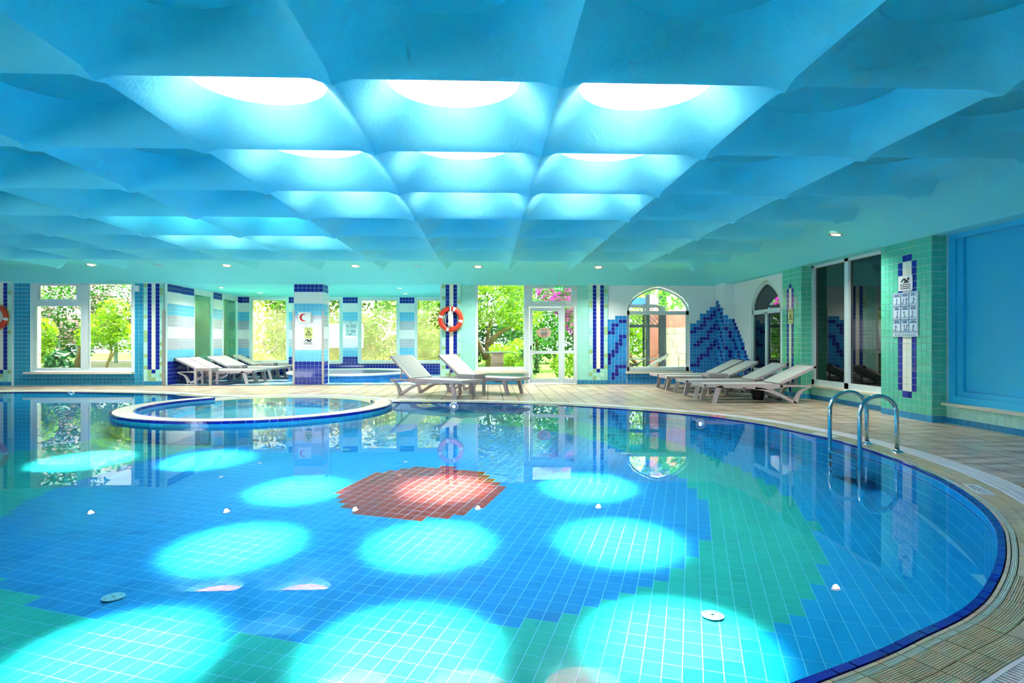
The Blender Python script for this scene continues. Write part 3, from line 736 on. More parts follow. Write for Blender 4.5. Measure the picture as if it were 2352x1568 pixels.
# right wall: stepped corner, arched dark window, two green pilasters, dark window, blue panel
XA, XW, XP = 6.08, 6.36, 6.15
b = MB()
b.add([(XA, YB, -.02), (XA, 15.33, -.02), (XA, 15.33, WT + .02), (XA, YB, WT + .02)], [(0, 1, 2, 3)]); b.add([(XA, 15.33, -.02), (6.35, 15.33, -.02), (6.35, 15.33, WT + .02), (XA, 15.33, WT + .02)], [(0, 1, 2, 3)])
arch_wall(b, lambda c, d, z: (6.35 + d, c, z), 15.33, 12.40, 13.62, -.74, .40, 1.85, 2.52, WT + .02, .10)
wright = tag(b.build('wall_right', M_wallpaint), 'white right wall with stepped corner and dark arched window', 'wall', kind='structure')
T2 = Tiles(wright, 'mosaic_tile', 0)
tiled(T2, (XA, YB, 0), UYm, UZ, .57, 2.3, chev([21, 21, 20, 19, 19, 17]))
tiled(T2, (XA, 15.33, 0), UXn, UZ, .27, 1.8, lambda c, r: chev([0] * 6 + [17, 16, 16])(c + 6, r))
tiled(T2, (6.35, 15.33, 0), UYm, UZ, .96, 1.7, lambda c, r: chev([0] * 9 + [15, 14, 13, 12, 11, 10, 8, 7, 6, 5])(c + 9, r)); T2.build(); T.build()
def pilaster(name, label, y1, y0, xb, stripes, single, mt):
    w = y1 - y0
    p = boxes(name, [((XP, y0, -.02), (6.6, y1, WT + .05))], M_grout, label, 'pilaster')
    T = Tiles(p, 'tile', single, 60)
    nc = int(round(w / .1)); pw = w / nc
    cols = ['g'] * nc
    for i_, ch in stripes: cols[i_] = ch
    topn, botn = mt
    def cf(c, r):
        if r == 0: return T_base
        k = cols[c]
        if k == 'g' or r > topn or r < botn: return T_green
        if r in (topn, botn): return T_navy if k == 'c' else T_green
        return T_navy if k == 'n' else T_cream
    for c in range(nc):
        for r in range(26): T.rect((XP, y1, 0), UYm, UZ, c * pw, (c + 1) * pw, r * .1, (r + 1) * .1, cf(c, r))
    for c in range(2):
        for r in range(26): T.rect((XP, y0, 0), UXn, UZ, c * .105, (c + 1) * .105, r * .1, (r + 1) * .1, T_base if r == 0 else T_green)
    T.build(); return p
pil1 = pilaster('green_pilaster', 'wide green tiled pilaster carrying the pool rules poster', 9.23, 8.15, XW, [(4, 'n'), (5, 'c'), (6, 'c'), (7, 'n')], 300, (23, 3))
pil1['kind'] = 'structure'
pil2 = pilaster('green_pilaster', 'narrower green tiled pilaster between the arched and the square dark windows', 12.41, 11.65, XW, [(2, 'n'), (3, 'c'), (4, 'n')], 0, (22, 1)); pil2['kind'] = 'structure'
def lowwall(name, label, y1, y0, single):
    p = boxes(name, [((XW, y0, -.02), (6.6, y1, .25))], M_grout, label); T = Tiles(p, 'tile', single, 55)
    n = int(round((y1 - y0) / .105)); pw = (y1 - y0) / n
    for c in range(n):
        for r, (z0, z1) in enumerate(((0, .085), (.085, .17), (.17, .25))): T.rect((XW, y1, 0), UYm, UZ, c * pw, (c + 1) * pw, z0, z1, T_base if r == 0 else T_aqua2)
    T.build()
    MB().box((XP + .12, y0 + .01, .25), (6.6, y1 - .01, .285)).build('window_sill', M_sill, p)
    return p
lowwall('wall_under_window', 'low pale tiled wall under the dark square window', 11.65, 9.23, 90)
lowwall('wall_under_panel', 'low pale tiled wall under the blue panel', 8.15, 3.5, 150)
# blue panel
r = thing('blue_panel', 'large plain blue panel in a slim blue frame on the right', 'panel', (XW + .06, 6, .285), fixed=True, kind='structure')
MB().box((XW + .10, 3.5, .285), (XW + .14, 8.15, WT)).build('panel', M_bluepanel, r)
fb = MB()
for a, c in (((XW + .03, 8.03, .285), (XW + .12, 8.15, WT)), ((XW + .03, 3.5, .285), (XW + .12, 8.03, .38)), ((XW + .03, 3.5, WT - .07), (XW + .12, 8.03, WT)), ((XW + .06, 7.93, .38), (XW + .11, 8.03, WT - .07)), ((XW + .06, 3.5, .38), (XW + .11, 7.93, .45))): fb.box(a, c)
fb.build('panel_frame', M_bluepanel, r)
# dark square window on the right
def rwin(name, label, y1, y0, zb0, zt, mull, x):
    r = thing(name, label, 'window', (x, (y0 + y1) / 2, zb0), fixed=True, kind='structure')
    fb = MB(); w = .085
    for a, c in (((x, y1 - w, zb0), (x + .09, y1, zt)), ((x, y0, zb0), (x + .09, y0 + .03, zt)), ((x, y0, zb0), (x + .09, y1, zb0 + .10)), ((x, y0, zt - .05), (x + .09, y1, zt)), ((x, mull - .06, zb0), (x + .09, mull + .06, zt))): fb.box(a, c)
    fb.build('window_frame', M_frame, r)
    for a, c in ((mull + .05, y1 - .06), (y0 + .02, mull - .05)): MB().box((x + .045, a, zb0 + .08), (x + .055, c, zt - .03)).build('pane', M_dgl, r)
    return r
rwin('window_1', 'dark two pane window mirroring the room, right of the arched one', 11.65, 9.23, .285, WT, 10.50, XW)
# arched dark window
r = thing('window_2', 'dark arched window with two sashes in the right wall', 'window', (6.42, 13.6, .4), fixed=True, kind='structure')
fb = MB(); xo = 6.40; ca, hw = 13.62, .74
pts = [(xo, ca + hw * .96 * t, archz(t, 1.85, 2.50) - .03) for t in ATS]
for p, q in zip(pts, pts[1:]): fb.bar(p, q, .06, .06, (1, 0, 0))
fb.box((xo - .03, ca - hw, .40), (xo + .03, ca - hw + .07, 1.86)); fb.box((xo - .03, ca + hw - .07, .40), (xo + .03, ca + hw, 1.86)); fb.box((xo - .03, ca - hw, 1.76), (xo + .03, ca + hw, 1.86)); fb.box((xo - .03, ca - hw, .40), (xo + .03, ca + hw, .49)); fb.box((xo - .03, ca - .05, .4), (xo + .03, ca + .05, 1.8))
fb.build('window_frame', M_frame, r)
pn = MB(); pn.add([(xo + .01, ca + hw * t, archz(t, 1.85, 2.52)) for t in ATS], [tuple(range(len(ATS)))]); pn.build('pane', M_dgl, r)
for a, c in ((ca - hw + .05, ca - .03), (ca + .03, ca + hw - .05)): MB().box((xo + .005, a, .45), (xo + .015, c, 1.80)).build('pane', M_dgl, r)
MB().box((6.25, ca - hw - .05, .36), (6.5, ca + hw + .05, .40)).build('window_sill', M_sill, r)
# walls out of view close the room
boxes('wall_left', [((-14.2, -4.2, -.1), (-14, 16.1, 3.2))], M_wallpaint, 'white side wall left of the view')
boxes('wall_front', [((-14.2, -4.2, -.1), (6.7, -4, .6)), ((-14.2, -4.2, 2.4), (6.7, -4, 3.2)), ((-14.2, -4.2, .6), (-12.8, -4, 2.4)), ((-9.2, -4.2, .6), (6.7, -4, 2.4))], M_wallpaint, 'white wall behind the viewer with an opening added for fill light')  # unseen opening added to let sky light reach the back wall
boxes('wall_right_near', [((6.45, -4.2, -.1), (6.65, 3.5, 3.2)), ((6.55, 3.5, -.1), (6.75, 16.2, 3.2))], M_wallpaint, 'white wall beside the viewer and behind the right windows')
# ------------------------------------------------------------------ alcove behind the back wall
YA, XL, XR_ = 20.6, -8.28, -.95
BANDS = [T_navy] * 6 + [T_sky] * 3 + [T_grey] * 3 + [T_white] * 3 + [T_grey] * 3 + [T_sky] * 3 + [T_white] * 3 + [T_navy] * 3
M_mosaic = None
def mosaic_mat():
    m = bpy.data.materials.new('alcove_mosaic'); m.use_nodes = True; nt = m.node_tree; b = nt.nodes['Principled BSDF']
    geo = nt.nodes.new('ShaderNodeNewGeometry'); mp = nt.nodes.new('ShaderNodeMapping'); mp.inputs['Scale'].default_value = (1, 1, 1); nt.links.new(geo.outputs['Position'], mp.inputs[0])
    sn_ = nt.nodes.new('ShaderNodeVectorMath'); sn_.operation = 'SNAP'; sn_.inputs[1].default_value = (.1, .1, .1); nt.links.new(mp.outputs[0], sn_.inputs[0])
    w = nt.nodes.new('ShaderNodeTexNoise'); w.inputs['Scale'].default_value = 1.1; w.inputs['Detail'].default_value = 3; nt.links.new(sn_.outputs[0], w.inputs['Vector'])
    cr = nt.nodes.new('ShaderNodeValToRGB'); cr.color_ramp.interpolation = 'CONSTANT'; els = cr.color_ramp.elements
    els[0].position = 0; els[0].color = lin((20, 60, 140)); els[1].position = .42; els[1].color = lin((70, 170, 215))
    e = els.new(.5); e.color = lin((225, 232, 240)); e = els.new(.6); e.color = lin((110, 190, 225)); nt.links.new(w.outputs[0], cr.inputs[0]); nt.links.new(cr.outputs[0], b.inputs['Base Color'])
    b.inputs['Roughness'].default_value = .3; return m
tag(MB().add([(XL - .1, YB + .001, -.003), (XR_ + .2, YB + .001, -.003), (XR_ + .2, YA + .1, -.003), (XL - .1, YA + .1, -.003)], [(0, 1, 2, 3)]).build('floor_alcove', mosaic_mat()), 'blue and white mosaic floor of the alcove behind the column', 'floor', kind='structure')
tag(MB().add([(XL - .2, YB - .02, WT + .01), (XL - .2, YA + .2, WT + .01), (XR_ + .3, YA + .2, WT + .01), (XR_ + .3, YB - .02, WT + .01)], [(0, 1, 2, 3)]).build('ceiling_alcove', M_plaster), 'flat white ceiling of the alcove', 'ceiling', kind='structure')
def fwin(name, label, fn, a0, a1, z0, z1, gm, fw=.07, fm=M_frame):
    """framed pane in a wall; fn(a, d, z) gives the point"""
    c = fn((a0 + a1) / 2, .05, z0); r = thing(name, label, 'window', c, fixed=True, kind='structure'); fb = MB()
    def bx(a, b_, za, zb_, d0=.0, d1=.09): fb.box(fn(a, d0, za), fn(b_, d1, zb_))
    bx(a0, a0 + fw, z0, z1); bx(a1 - fw, a1, z0, z1); bx(a0 + fw, a1 - fw, z0, z0 + fw); bx(a0 + fw, a1 - fw, z1 - fw, z1)
    fb.build('window_frame', fm, r); MB().box(fn(a0 + fw * .8, .04, z0 + fw * .8), fn(a1 - fw * .8, .05, z1 - fw * .8)).build('pane', gm, r)
    MB().box(fn(a0 - .02, -.03, z0 - .04), fn(a1 + .02, .1, z0)).build('window_sill', M_sill, r)
    return r
# left side wall of the alcove
wins = [(17.40, 18.62), (19.28, 20.45)]; Z0, Z1 = .45, 2.52
bl = [((XL - .2, YB, -.02), (XL, YA + .2, Z0)), ((XL - .2, YB, Z1), (XL, YA + .2, WT + .05)), ((XL - .2, YB, Z0), (XL, 17.40, Z1)), ((XL - .2, 18.62, Z0), (XL, 19.28, Z1)), ((XL - .2, 20.45, Z0), (XL, YA + .2, Z1)), ((XL, 15.86, -.02), (XL + .05, 16.62, WT + .02))]
wa = boxes('wall_alcove_left', bl, M_grout, 'banded navy white and blue tile wall on the left of the alcove'); T = Tiles(wa, 'tile', 0)
def acf(c, r, lo, ws):
    a = lo + (c + .5) * .1
    if any(w0 - .02 < a < w1 + .02 for w0, w1 in ws) and Z0 - .04 < (r + .5) * .1 < Z1 + .05: return None
    return BANDS[min(r, 25)]
tiled(T, (XL + .05, YB, 0), UYp, UZ, .72, WT, lambda c, r: BANDS[min(r, 25)]); tiled(T, (XL, 16.62, 0), UYp, UZ, YA - 16.62, WT, lambda c, r: acf(c, r, 16.62, wins)); T.build()
for n, (a, c) in enumerate(wins): fwin('window_%d' % (3 + n), 'tall green tinted side window of the alcove, %s one' % ('nearer', 'farther')[n], lambda a_, d, z: (XL - d, a_, z), a, c, Z0, Z1, G_tint)
# back wall of the alcove
bw = [(-7.95, -6.70), (-6.42, -4.93), (-4.33, -3.02), (-2.45, -1.05)]; Z0, Z1 = .40, 2.56
bl = [((XL, YA, -.02), (XR_ + .2, YA + .2, Z0)), ((XL, YA, Z1), (XR_ + .2, YA + .2, WT + .05))]; pr = XL
for a, c in bw + [(XR_, 0)]: bl.append(((pr, YA, Z0), (a, YA + .2, Z1))); pr = c
wb = boxes('wall_alcove_back', bl, M_grout, 'banded tile wall with garden windows at the back of the alcove'); T = Tiles(wb, 'tile', 0)
tiled(T, (XL, YA, 0), UXn, UZ, XR_ - XL, WT, lambda c, r: acf(c, r, XL, bw) if r != 3 else T_navy); T.build()
for n, (a, c) in enumerate(bw): fwin('window_%d' % (5 + n), 'dusty garden window at the back of the alcove, %s from the left' % ('first', 'second', 'third', 'fourth')[n], lambda a_, d, z: (a_, YA + d, z), a, c, Z0, Z1, G_haze)
wac = boxes('wall_alcove_right', [((XR_, 16.15, -.02), (XR_ + .2, YA + .2, WT + .05))], M_wallpaint, 'plain wall closing the right side of the alcove')
# column
colr = boxes('column', [((-5.02, YB - .02, -.02), (-4.275, 16.5, WT + .02))], M_grout, 'square column with banded blue tiles between pool deck and alcove', 'column'); T = Tiles(colr, 'tile', 200, 55)
for c in range(7):
    for r_ in range(26): T.rect((-5.01, YB - .02, 0), UXn, UZ, c * .105, (c + 1) * .105, r_ * .1, (r_ + 1) * .1, BANDS[r_])
for c in range(5):
    for r_ in range(26): T.rect((-4.275, YB - .02, 0), UYp, UZ, c * .103, (c + 1) * .103, r_ * .1, (r_ + 1) * .1, BANDS[r_])
T.build()
for x, y in ((-5.02, YB - .025), (-4.272, YB - .025)):
    MB().box((x - .028, y - .006, 0), (x + .028, y, 1.92)).box((x - .004 if x < -4.6 else x, y, 0), (x if x < -4.6 else x + .004, y + .05, 1.92)).build('corner_guard', M_alu, colr)
cg = MB().box((-8.335, YB - .062, 0), (-8.27, YB - .054, 1.92)).box((-8.275, YB - .054, 0), (-8.268, YB + .03, 1.92)).build('corner_guard', M_alu); tag(cg, 'metal corner guard on the wall end beside the alcove loungers', 'corner guard', kind='structure')
# round plunge tub in the alcove
tub = thing('plunge_tub', 'low round tub with white rim and blue tiled side in the alcove', 'tub', (-4.1, 18.45, 0))
MB().lathe([(1.80, 0), (1.80, .17)], 64).build('body', M_grout, tub)
MB().lathe([(1.86, .17), (1.87, .21), (1.84, .225), (1.62, .225), (1.60, .12), (.001, .12)], 64).build('rim', mat('tub_rim', (238, 236, 230), .4, .4), tub, smooth=False)
T = Tiles(tub, 'tile', 0)
for q in range(110):
    a0, a1 = 2 * PI * q / 110, 2 * PI * (q + 1) / 110
    for z0, z1 in ((.0, .085), (.085, .17)):
        g = .001; T.poly([(1.80 * math.cos(a0 + g), 1.80 * math.sin(a0 + g), z0 + .002), (1.80 * math.cos(a1 - g), 1.80 * math.sin(a1 - g), z0 + .002), (1.80 * math.cos(a1 - g), 1.80 * math.sin(a1 - g), z1 - .002), (1.80 * math.cos(a0 + g), 1.80 * math.sin(a0 + g), z1 - .002)], (math.cos(a0), math.sin(a0), 0), T_blue, .005)
T.build()
MB().disc((0, 0, .20), 1.61, n=64).build('water', G_water, tub)

# ------------------------------------------------------------------ garden windows and door of the back wall
FY = YB + .04
def ywin(name, label, bars, panes, base, gm=G_clear, extra=None):
    r = thing(name, label, 'window' if 'window' in name else 'door', base, fixed=True, kind='structure')
    fb = MB()
    for x0, x1, z0, z1, d0, d1 in bars: fb.box((x0, FY + d0, z0), (x1, FY + d1, z1))
    fb.build('window_frame', M_frame, r)
    for x0, x1, z0, z1 in panes: MB().box((x0, FY + .05, z0), (x1, FY + .058, z1)).build('pane', gm, r)
    return r
r = ywin('window_9', 'large white framed garden window in the teal wall on the left', [(-11.64, -11.55, .36, WT, 0, .1), (-9.16, -9.10, .36, WT, 0, .1), (-11.55, -9.16, .36, .44, 0, .1), (-10.42, -10.24, .44, WT, -.01, .1), (-11.55, -10.42, 2.02, 2.14, -.01, .1),
     (-11.55, -11.46, 2.14, WT, -.03, .06), (-10.51, -10.42, 2.14, WT, -.03, .06), (-11.46, -10.51, 2.14, 2.20, -.03, .06), (-11.46, -10.51, 2.545, WT, -.03, .06), (-11.55, -9.1, 2.585, WT, -.01, .1)],
     [(-11.56, -10.40, .43, 2.03), (-10.26, -9.15, .43, 2.6), (-11.47, -10.50, 2.19, 2.56)], (-10.4, YB, .36))
MB().box((-11.76, YB - .10, .29), (-9.07, YB + .1, .345)).build('window_sill', M_sill, r)
for x in (-11.36, -10.62): MB().box((x, FY - .055, 2.15), (x + .12, FY - .03, 2.175)).build('window_catch', M_white, r)
r = ywin('window_10', 'tall garden window beside the glazed door', [(-.33, -.26, .36, WT, 0, .1), (.95, 1.03, .0, WT, -.02, .1), (-.26, .95, .36, .44, 0, .1)], [(-.27, .96, .43, 2.6)], (.3, YB, .36))
MB().box((-.36, YB - .09, .29), (1.02, YB + .1, .345)).build('window_sill', M_sill, r)
door = thing('door_1', 'white framed glass garden door with sidelight and transom', 'door', (1.68, YB, 0), fixed=True, kind='structure')
fb = MB()
for x0, x1, z0, z1, d0, d1 in ((1.03, 1.09, 0, WT, -.02, .1), (2.28, 2.36, 0, WT, -.02, .1), (1.09, 2.28, 2.03, 2.11, -.02, .1), (1.95, 2.03, 0, 2.03, -.02, .1), (1.09, 2.28, 2.57, WT, -.02, .1), (2.03, 2.28, .0, .14, -.01, .09), (2.03, 2.28, .80, .88, -.01, .09), (1.09, 1.18, 2.11, 2.57, -.04, .05), (2.20, 2.28, 2.11, 2.57, -.04, .05), (1.18, 2.20, 2.11, 2.18, -.04, .05), (1.18, 2.20, 2.52, 2.57, -.04, .05)): fb.box((x0, FY + d0, z0), (x1, FY + d1, z1))
fb.build('door_frame', M_frame, door)
lf = MB()
for x0, x1, z0, z1 in ((1.10, 1.185, .02, 2.02), (1.87, 1.945, .02, 2.02), (1.185, 1.87, .02, .14), (1.185, 1.87, .79, .87), (1.185, 1.87, 1.92, 2.02)): lf.box((x0, FY - .01, z0), (x1, FY + .06, z1))
leaf = lf.build('door_leaf', M_frame, door)
for x0, x1, z0, z1, p in ((1.18, 1.88, .13, .80, leaf), (1.18, 1.88, .86, 1.93, leaf), (2.02, 2.29, .13, .81, door), (2.02, 2.29, .87, 2.04, door), (1.17, 2.21, 2.17, 2.53, door)):
    o = MB().box((x0, FY + .03, z0), (x1, FY + .038, z1)).build('pane', G_clear); o.parent = p
    o.matrix_parent_inverse = Matrix.Translation(-door.location)
    if p is leaf: o.matrix_parent_inverse = Matrix.Identity(4)
hn = MB().tube([(1.14, FY - .01, 1.09), (1.14, FY - .07, 1.09), (1.20, FY - .09, 1.085), (1.235, FY - .09, 1.05), (1.235, FY - .09, .82), (1.20, FY - .09, .785), (1.14, FY - .07, .78), (1.14, FY - .01, .78)], .012, 10).build('handle', M_chrome); hn.parent = leaf
MB().box((1.115, FY - .02, .90), (1.15, FY - .009, 1.0)).build('lock', M_black).parent = leaf
for x in (1.24, 2.05): MB().box((x, FY - .06, 2.12), (x + .12, FY - .04, 2.145)).build('window_catch', M_white, door)
# oval sticker on the door
st = thing('door_sticker', 'oval beige notice sticker on the glass door', 'sticker', (1.49, FY - .0, 1.35), fixed=True)
MB().disc((1.49, FY + .020, 1.35), .185, (0, -1, 0), 32, ry=.135).build('backing', mat('beige_sticker', (214, 176, 160), .5, .3), st)
bl_ = MB()
for x0, x1, z in ((1.40, 1.58, 1.345), (1.41, 1.57, 1.315), (1.40, 1.58, 1.285), (1.43, 1.49, 1.25), (1.51, 1.56, 1.25)): bl_.box((x0, FY + .015, z), (x1, FY + .018, z + .012))
for s_ in (-1, 1): bl_.bar((1.49 + s_ * .03, FY + .017, 1.40), (1.49 + s_ * .06, FY + .017, 1.45), .02, .003, (0, 1, 0))
bl_.build('print', mat('slate_print', (70, 84, 110), .6, .3), st)
MB().box((1.39, FY + .016, 1.36), (1.59, FY + .0185, 1.385)).build('band', mat('green_print', (150, 196, 180), .6, .3), st)
# arched garden window
r = thing('window_11', 'pointed arch garden window in the blue mountain mosaic', 'window', (4.53, YB + .1, .33), fixed=True, kind='structure')
fb = MB(); yo = YB + .10; ca, hw = 4.53, .84
pts = [(ca + hw * .965 * t, yo, archz(t, 1.93, 2.56) - .025) for t in ATS]
for p, q in zip(pts, pts[1:]): fb.bar(p, q, .05, .05, (0, 1, 0))
for x0, x1, z0, z1 in ((ca - hw, ca - hw + .075, .33, 1.95), (ca + hw - .075, ca + hw, .33, 1.95), (ca - hw, ca + hw, 1.83, 1.93), (ca - hw, ca + hw, .33, .44)): fb.box((x0, yo - .03, z0), (x1, yo + .03, z1))
fb.build('window_frame', M_frame, r)
MB().add([(ca + hw * t, yo + .01, archz(t, 1.90, 2.57)) for t in ATS], [tuple(range(len(ATS)))]).build('pane', G_clear, r)
MB().box((ca - hw + .05, yo + .005, .42), (ca + hw - .05, yo + .012, 1.85)).build('pane', G_clear, r)
MB().box((ca - hw - .05, YB - .08, .27), (ca + hw + .05, YB + .12, .33)).build('window_sill', M_sill, r)

# ------------------------------------------------------------------ furniture
M_fr = mat('taupe_frame', (176, 166, 170), .45, .4); M_sling = mat('pale_sling_fabric', (190, 194, 190), .75, .2, bump=.15, bscale=300); M_under = mat('dark_underside', (96, 90, 92), .6, .3)
def lounger(lab, x, y, rz, ang, grp):
    """x runs from the head end to the foot end; the origin lies midway between the feet"""
    t = thing('sun_lounger', lab, 'sun lounger', (x, y, 0), rz, grp)
    ox = -.79; hwid = .33
    for s_ in (-1, 1):
        yy = s_ * hwid
        P = lambda a, z, d=0: (a + ox, yy - s_ * d, z)
        # rail with a slim wedge towards the hinge
        rl = MB().prism([P(.28, .355), P(.28, .285), P(.55, .25), P(.9, .268), P(1.68, .30), P(1.72, .33), P(1.70, .355)], (0, -s_ * .045, 0)); rl.build('side_rail', M_fr, t)
        # rear leg: tail, foot and the long bow that joins the rail
        n = 9; up = []; lo = []
        bow = [(.03, .0), (.14, .03), (.30, .115), (.46, .185), (.62, .232), (.78, .258)]
        lg = MB().prism([P(.0, .0), P(.065, .0)] + [P(a, z) for a, z in bow[1:]] + [P(.78, .30), P(.60, .272), P(.44, .235), P(.28, .165), P(.13, .085), P(.05, .055), P(.005, .11), P(-.06, .20), P(-.13, .245), P(-.19, .262), P(-.25, .27), P(-.25, .315), P(-.17, .305), P(-.09, .28), P(-.02, .225)][0:0] + [P(.78, .30), P(.60, .272), P(.44, .235), P(.28, .165), P(.13, .085), P(.07, .06)], (0, -s_ * .05, 0))
        lg.build('rear_leg', M_fr, t)
        tl = MB().prism([P(.0, .0), P(.065, .0), P(.075, .05), P(.03, .12), P(-.03, .215), P(-.10, .262), P(-.18, .285), P(-.10, .30), P(.30, .30), P(.30, .335), P(-.12, .33), P(-.25, .325), P(-.26, .285), P(-.17, .255), P(-.10, .215), P(-.05, .15)], (0, -s_ * .05, 0)); tl.build('tail', M_fr, t)
        MB().prism([P(1.50, .0), P(1.57, .0), P(1.50, .30), P(1.40, .33), P(1.36, .30), P(1.42, .27)], (0, -s_ * .05, 0)).build('front_leg', M_fr, t)
        # folding strut behind the backrest
        ca_, sa_ = math.cos(ang), math.sin(ang)
        MB().bar(P(-.02, .30, .09), P(.30 - .36 * ca_, .34 + .36 * sa_, .09), .02, .022).build('strut', M_fr, t)
    MB().box((.33 + ox, -hwid + .045, .325), (1.69 + ox, hwid - .045, .347)).build('seat_sling', M_sling, t)
    MB().box((1.685 + ox, -hwid, .30), (1.725 + ox, hwid, .358)).build('foot_bar', M_fr, t)
    MB().box((.27 + ox, -hwid, .29), (.32 + ox, hwid, .325)).build('cross_bar', M_fr, t); MB().box((.95 + ox, -hwid, .262), (1.02 + ox, hwid, .29)).build('cross_bar', M_fr, t)
    un = MB()
    n = 10
    un.prism([(.45 + 1.1 * q / n + ox, -.24, .305) for q in (0, n)] + [(.45 + 1.1 * q / n + ox, -.24, .30 - .045 * abs(math.sin(q / n * PI * 2))) for q in range(n, -1, -1)], (0, .48, 0)); un.build('spring_panel', M_under, t)
    ca_, sa_ = math.cos(ang), math.sin(ang); L = .74
    bk = thing_part = MB()
    def B(a, w, h_): return (.33 + ox - a * ca_ + h_ * sa_, w, .35 + a * sa_ + h_ * ca_)
    for w0, w1 in ((-hwid, -hwid + .04), (hwid - .04, hwid)):
        bk.add([B(0, w0, -.022), B(0, w1, -.022), B(L, w1, -.022), B(L, w0, -.022), B(0, w0, .022), B(0, w1, .022), B(L, w1, .022), B(L, w0, .022)], [(0, 3, 2, 1), (4, 5, 6, 7), (0, 1, 5, 4), (1, 2, 6, 5), (2, 3, 7, 6), (3, 0, 4, 7)])
    bk.add([B(L - .04, -hwid, -.02), B(L - .04, hwid, -.02), B(L, hwid, -.02), B(L, -hwid, -.02), B(L - .04, -hwid, .024), B(L - .04, hwid, .024), B(L, hwid, .024), B(L, -hwid, .024)], [(0, 3, 2, 1), (4, 5, 6, 7), (0, 1, 5, 4), (1, 2, 6, 5), (2, 3, 7, 6), (3, 0, 4, 7)])
    bo = bk.build('backrest', M_fr, t)
    MB().add([B(0, -hwid + .035, .008), B(0, hwid - .035, .008), B(L - .03, hwid - .035, .008), B(L - .03, -hwid + .035, .008), B(0, -hwid + .035, .024), B(0, hwid - .035, .024), B(L - .03, hwid - .035, .024), B(L - .03, -hwid + .035, .024)], [(0, 3, 2, 1), (4, 5, 6, 7), (0, 1, 5, 4), (1, 2, 6, 5), (2, 3, 7, 6), (3, 0, 4, 7)]).build('back_sling', M_sling, bo)
    return t
R = math.radians
# the two steep loungers in the middle (foot end towards the right and the viewer)
lounger('pale sun lounger nearest the pool in front of the garden window', -1.05, 12.62, R(-37), R(38), 'pair of loungers by the garden window')
lounger('pale sun lounger behind the side table, near the glass door', -.05, 13.32, R(-32.5), R(38), 'pair of loungers by the garden window')
# four flat-backed ones on the right, heads towards the dark windows
for n, (yy, lab) in enumerate(((11.1, 'sun lounger on the right, nearest to the viewer, dark pot under it'), (12.15, 'sun lounger on the right, second from the viewer'), (13.48, 'sun lounger on the right, third from the viewer'), (14.33, 'sun lounger on the right, farthest one, beside the mosaic'))):
    lounger(lab, 4.83 + .02 * n, yy, R(180), R(25), 'row of four loungers on the right')
for n, (yy, lab) in enumerate(((16.52, 'taupe sun lounger in the alcove, nearest the viewer'), (17.20, 'taupe sun lounger in the alcove, second in the row'), (18.30, 'taupe sun lounger in the alcove, third in the row'), (18.97, 'taupe sun lounger in the alcove, fourth in the row'), (20.10, 'taupe sun lounger in the alcove, last in the row by the back window'))):
    lounger(lab, -7.08, yy, 0, R(25), 'row of five loungers in the alcove')
def table(lab, x, y, rz, grp='low side tables', w=.43):
    t = thing('side_table', lab, 'table', (x, y, 0), rz, grp); h_ = w / 2
    MB().box((-h_, -h_, .41), (h_, h_, .44)).box((-h_ + .01, -h_ + .01, .37), (h_ - .01, -h_ + .03, .41)).box((-h_ + .01, h_ - .03, .37), (h_ - .01, h_ - .01, .41)).box((-h_ + .01, -h_ + .03, .37), (-h_ + .03, h_ - .03, .41)).box((h_ - .03, -h_ + .03, .37), (h_ - .01, h_ - .03, .41)).build('table_top', M_fr, t)
    for a in (-1, 1):
        for c in (-1, 1): MB().box((a * h_, c * h_, 0), (a * (h_ - .055), c * (h_ - .045), .41)).build('leg', M_fr, t)
    return t
table('square taupe side table between the two middle loungers', -.335, 12.80, R(-35), w=.41)
table('square taupe side table between the loungers on the right', 4.87, 12.82, R(0))
table('square side table beside the nearest alcove lounger', -7.27, 15.95, R(0)); table('square side table between second and third alcove lounger', -7.20, 17.75, R(0), w=.40); table('square side table before the last alcove lounger', -6.95, 19.53, R(0), w=.41)
pot = thing('flower_pot', 'black tapered plant pot under the nearest right lounger', 'pot', (5.22, 11.5, 0))
MB().lathe([(.001, .0), (.095, .0), (.155, .21), (.172, .212), (.172, .24), (.155, .24), (.142, .2), (.001, .19)], 28).build('pot_body', M_black, pot, smooth=False)

# ------------------------------------------------------------------ pool ladder
lad = thing('pool_ladder', 'stainless steel pool ladder with two arched handrails', 'ladder', (3.98, 6.25, 0), fixed=True)
for yy, yw in ((6.52, 6.46), (6.03, 5.93)):
    path = [(3.73, yw, depth(yw) + .04), (3.73, yw, .36)]
    for q in range(0, 13):
        a = PI - PI * q / 12; path.append((3.955 + .225 * math.cos(a), yw + (yy - yw) * q / 12, .37 + .21 * math.sin(a)))
    path += [(4.18, yy, .3), (4.185, yy, .0)]
    MB().tube(path, .0215, 14).build('handrail', M_steel, lad, smooth=True)
    MB().lathe([(.058, 0), (.056, .008), (.03, .016), (.024, .03)], 24, (4.185, yy, .002)).build('flange', M_steel, lad, smooth=True)
for z in (-.06, -.15, -.24): MB().box((3.70, 5.95, z - .012), (3.78, 6.45, z + .012)).build('step', M_steel, lad)

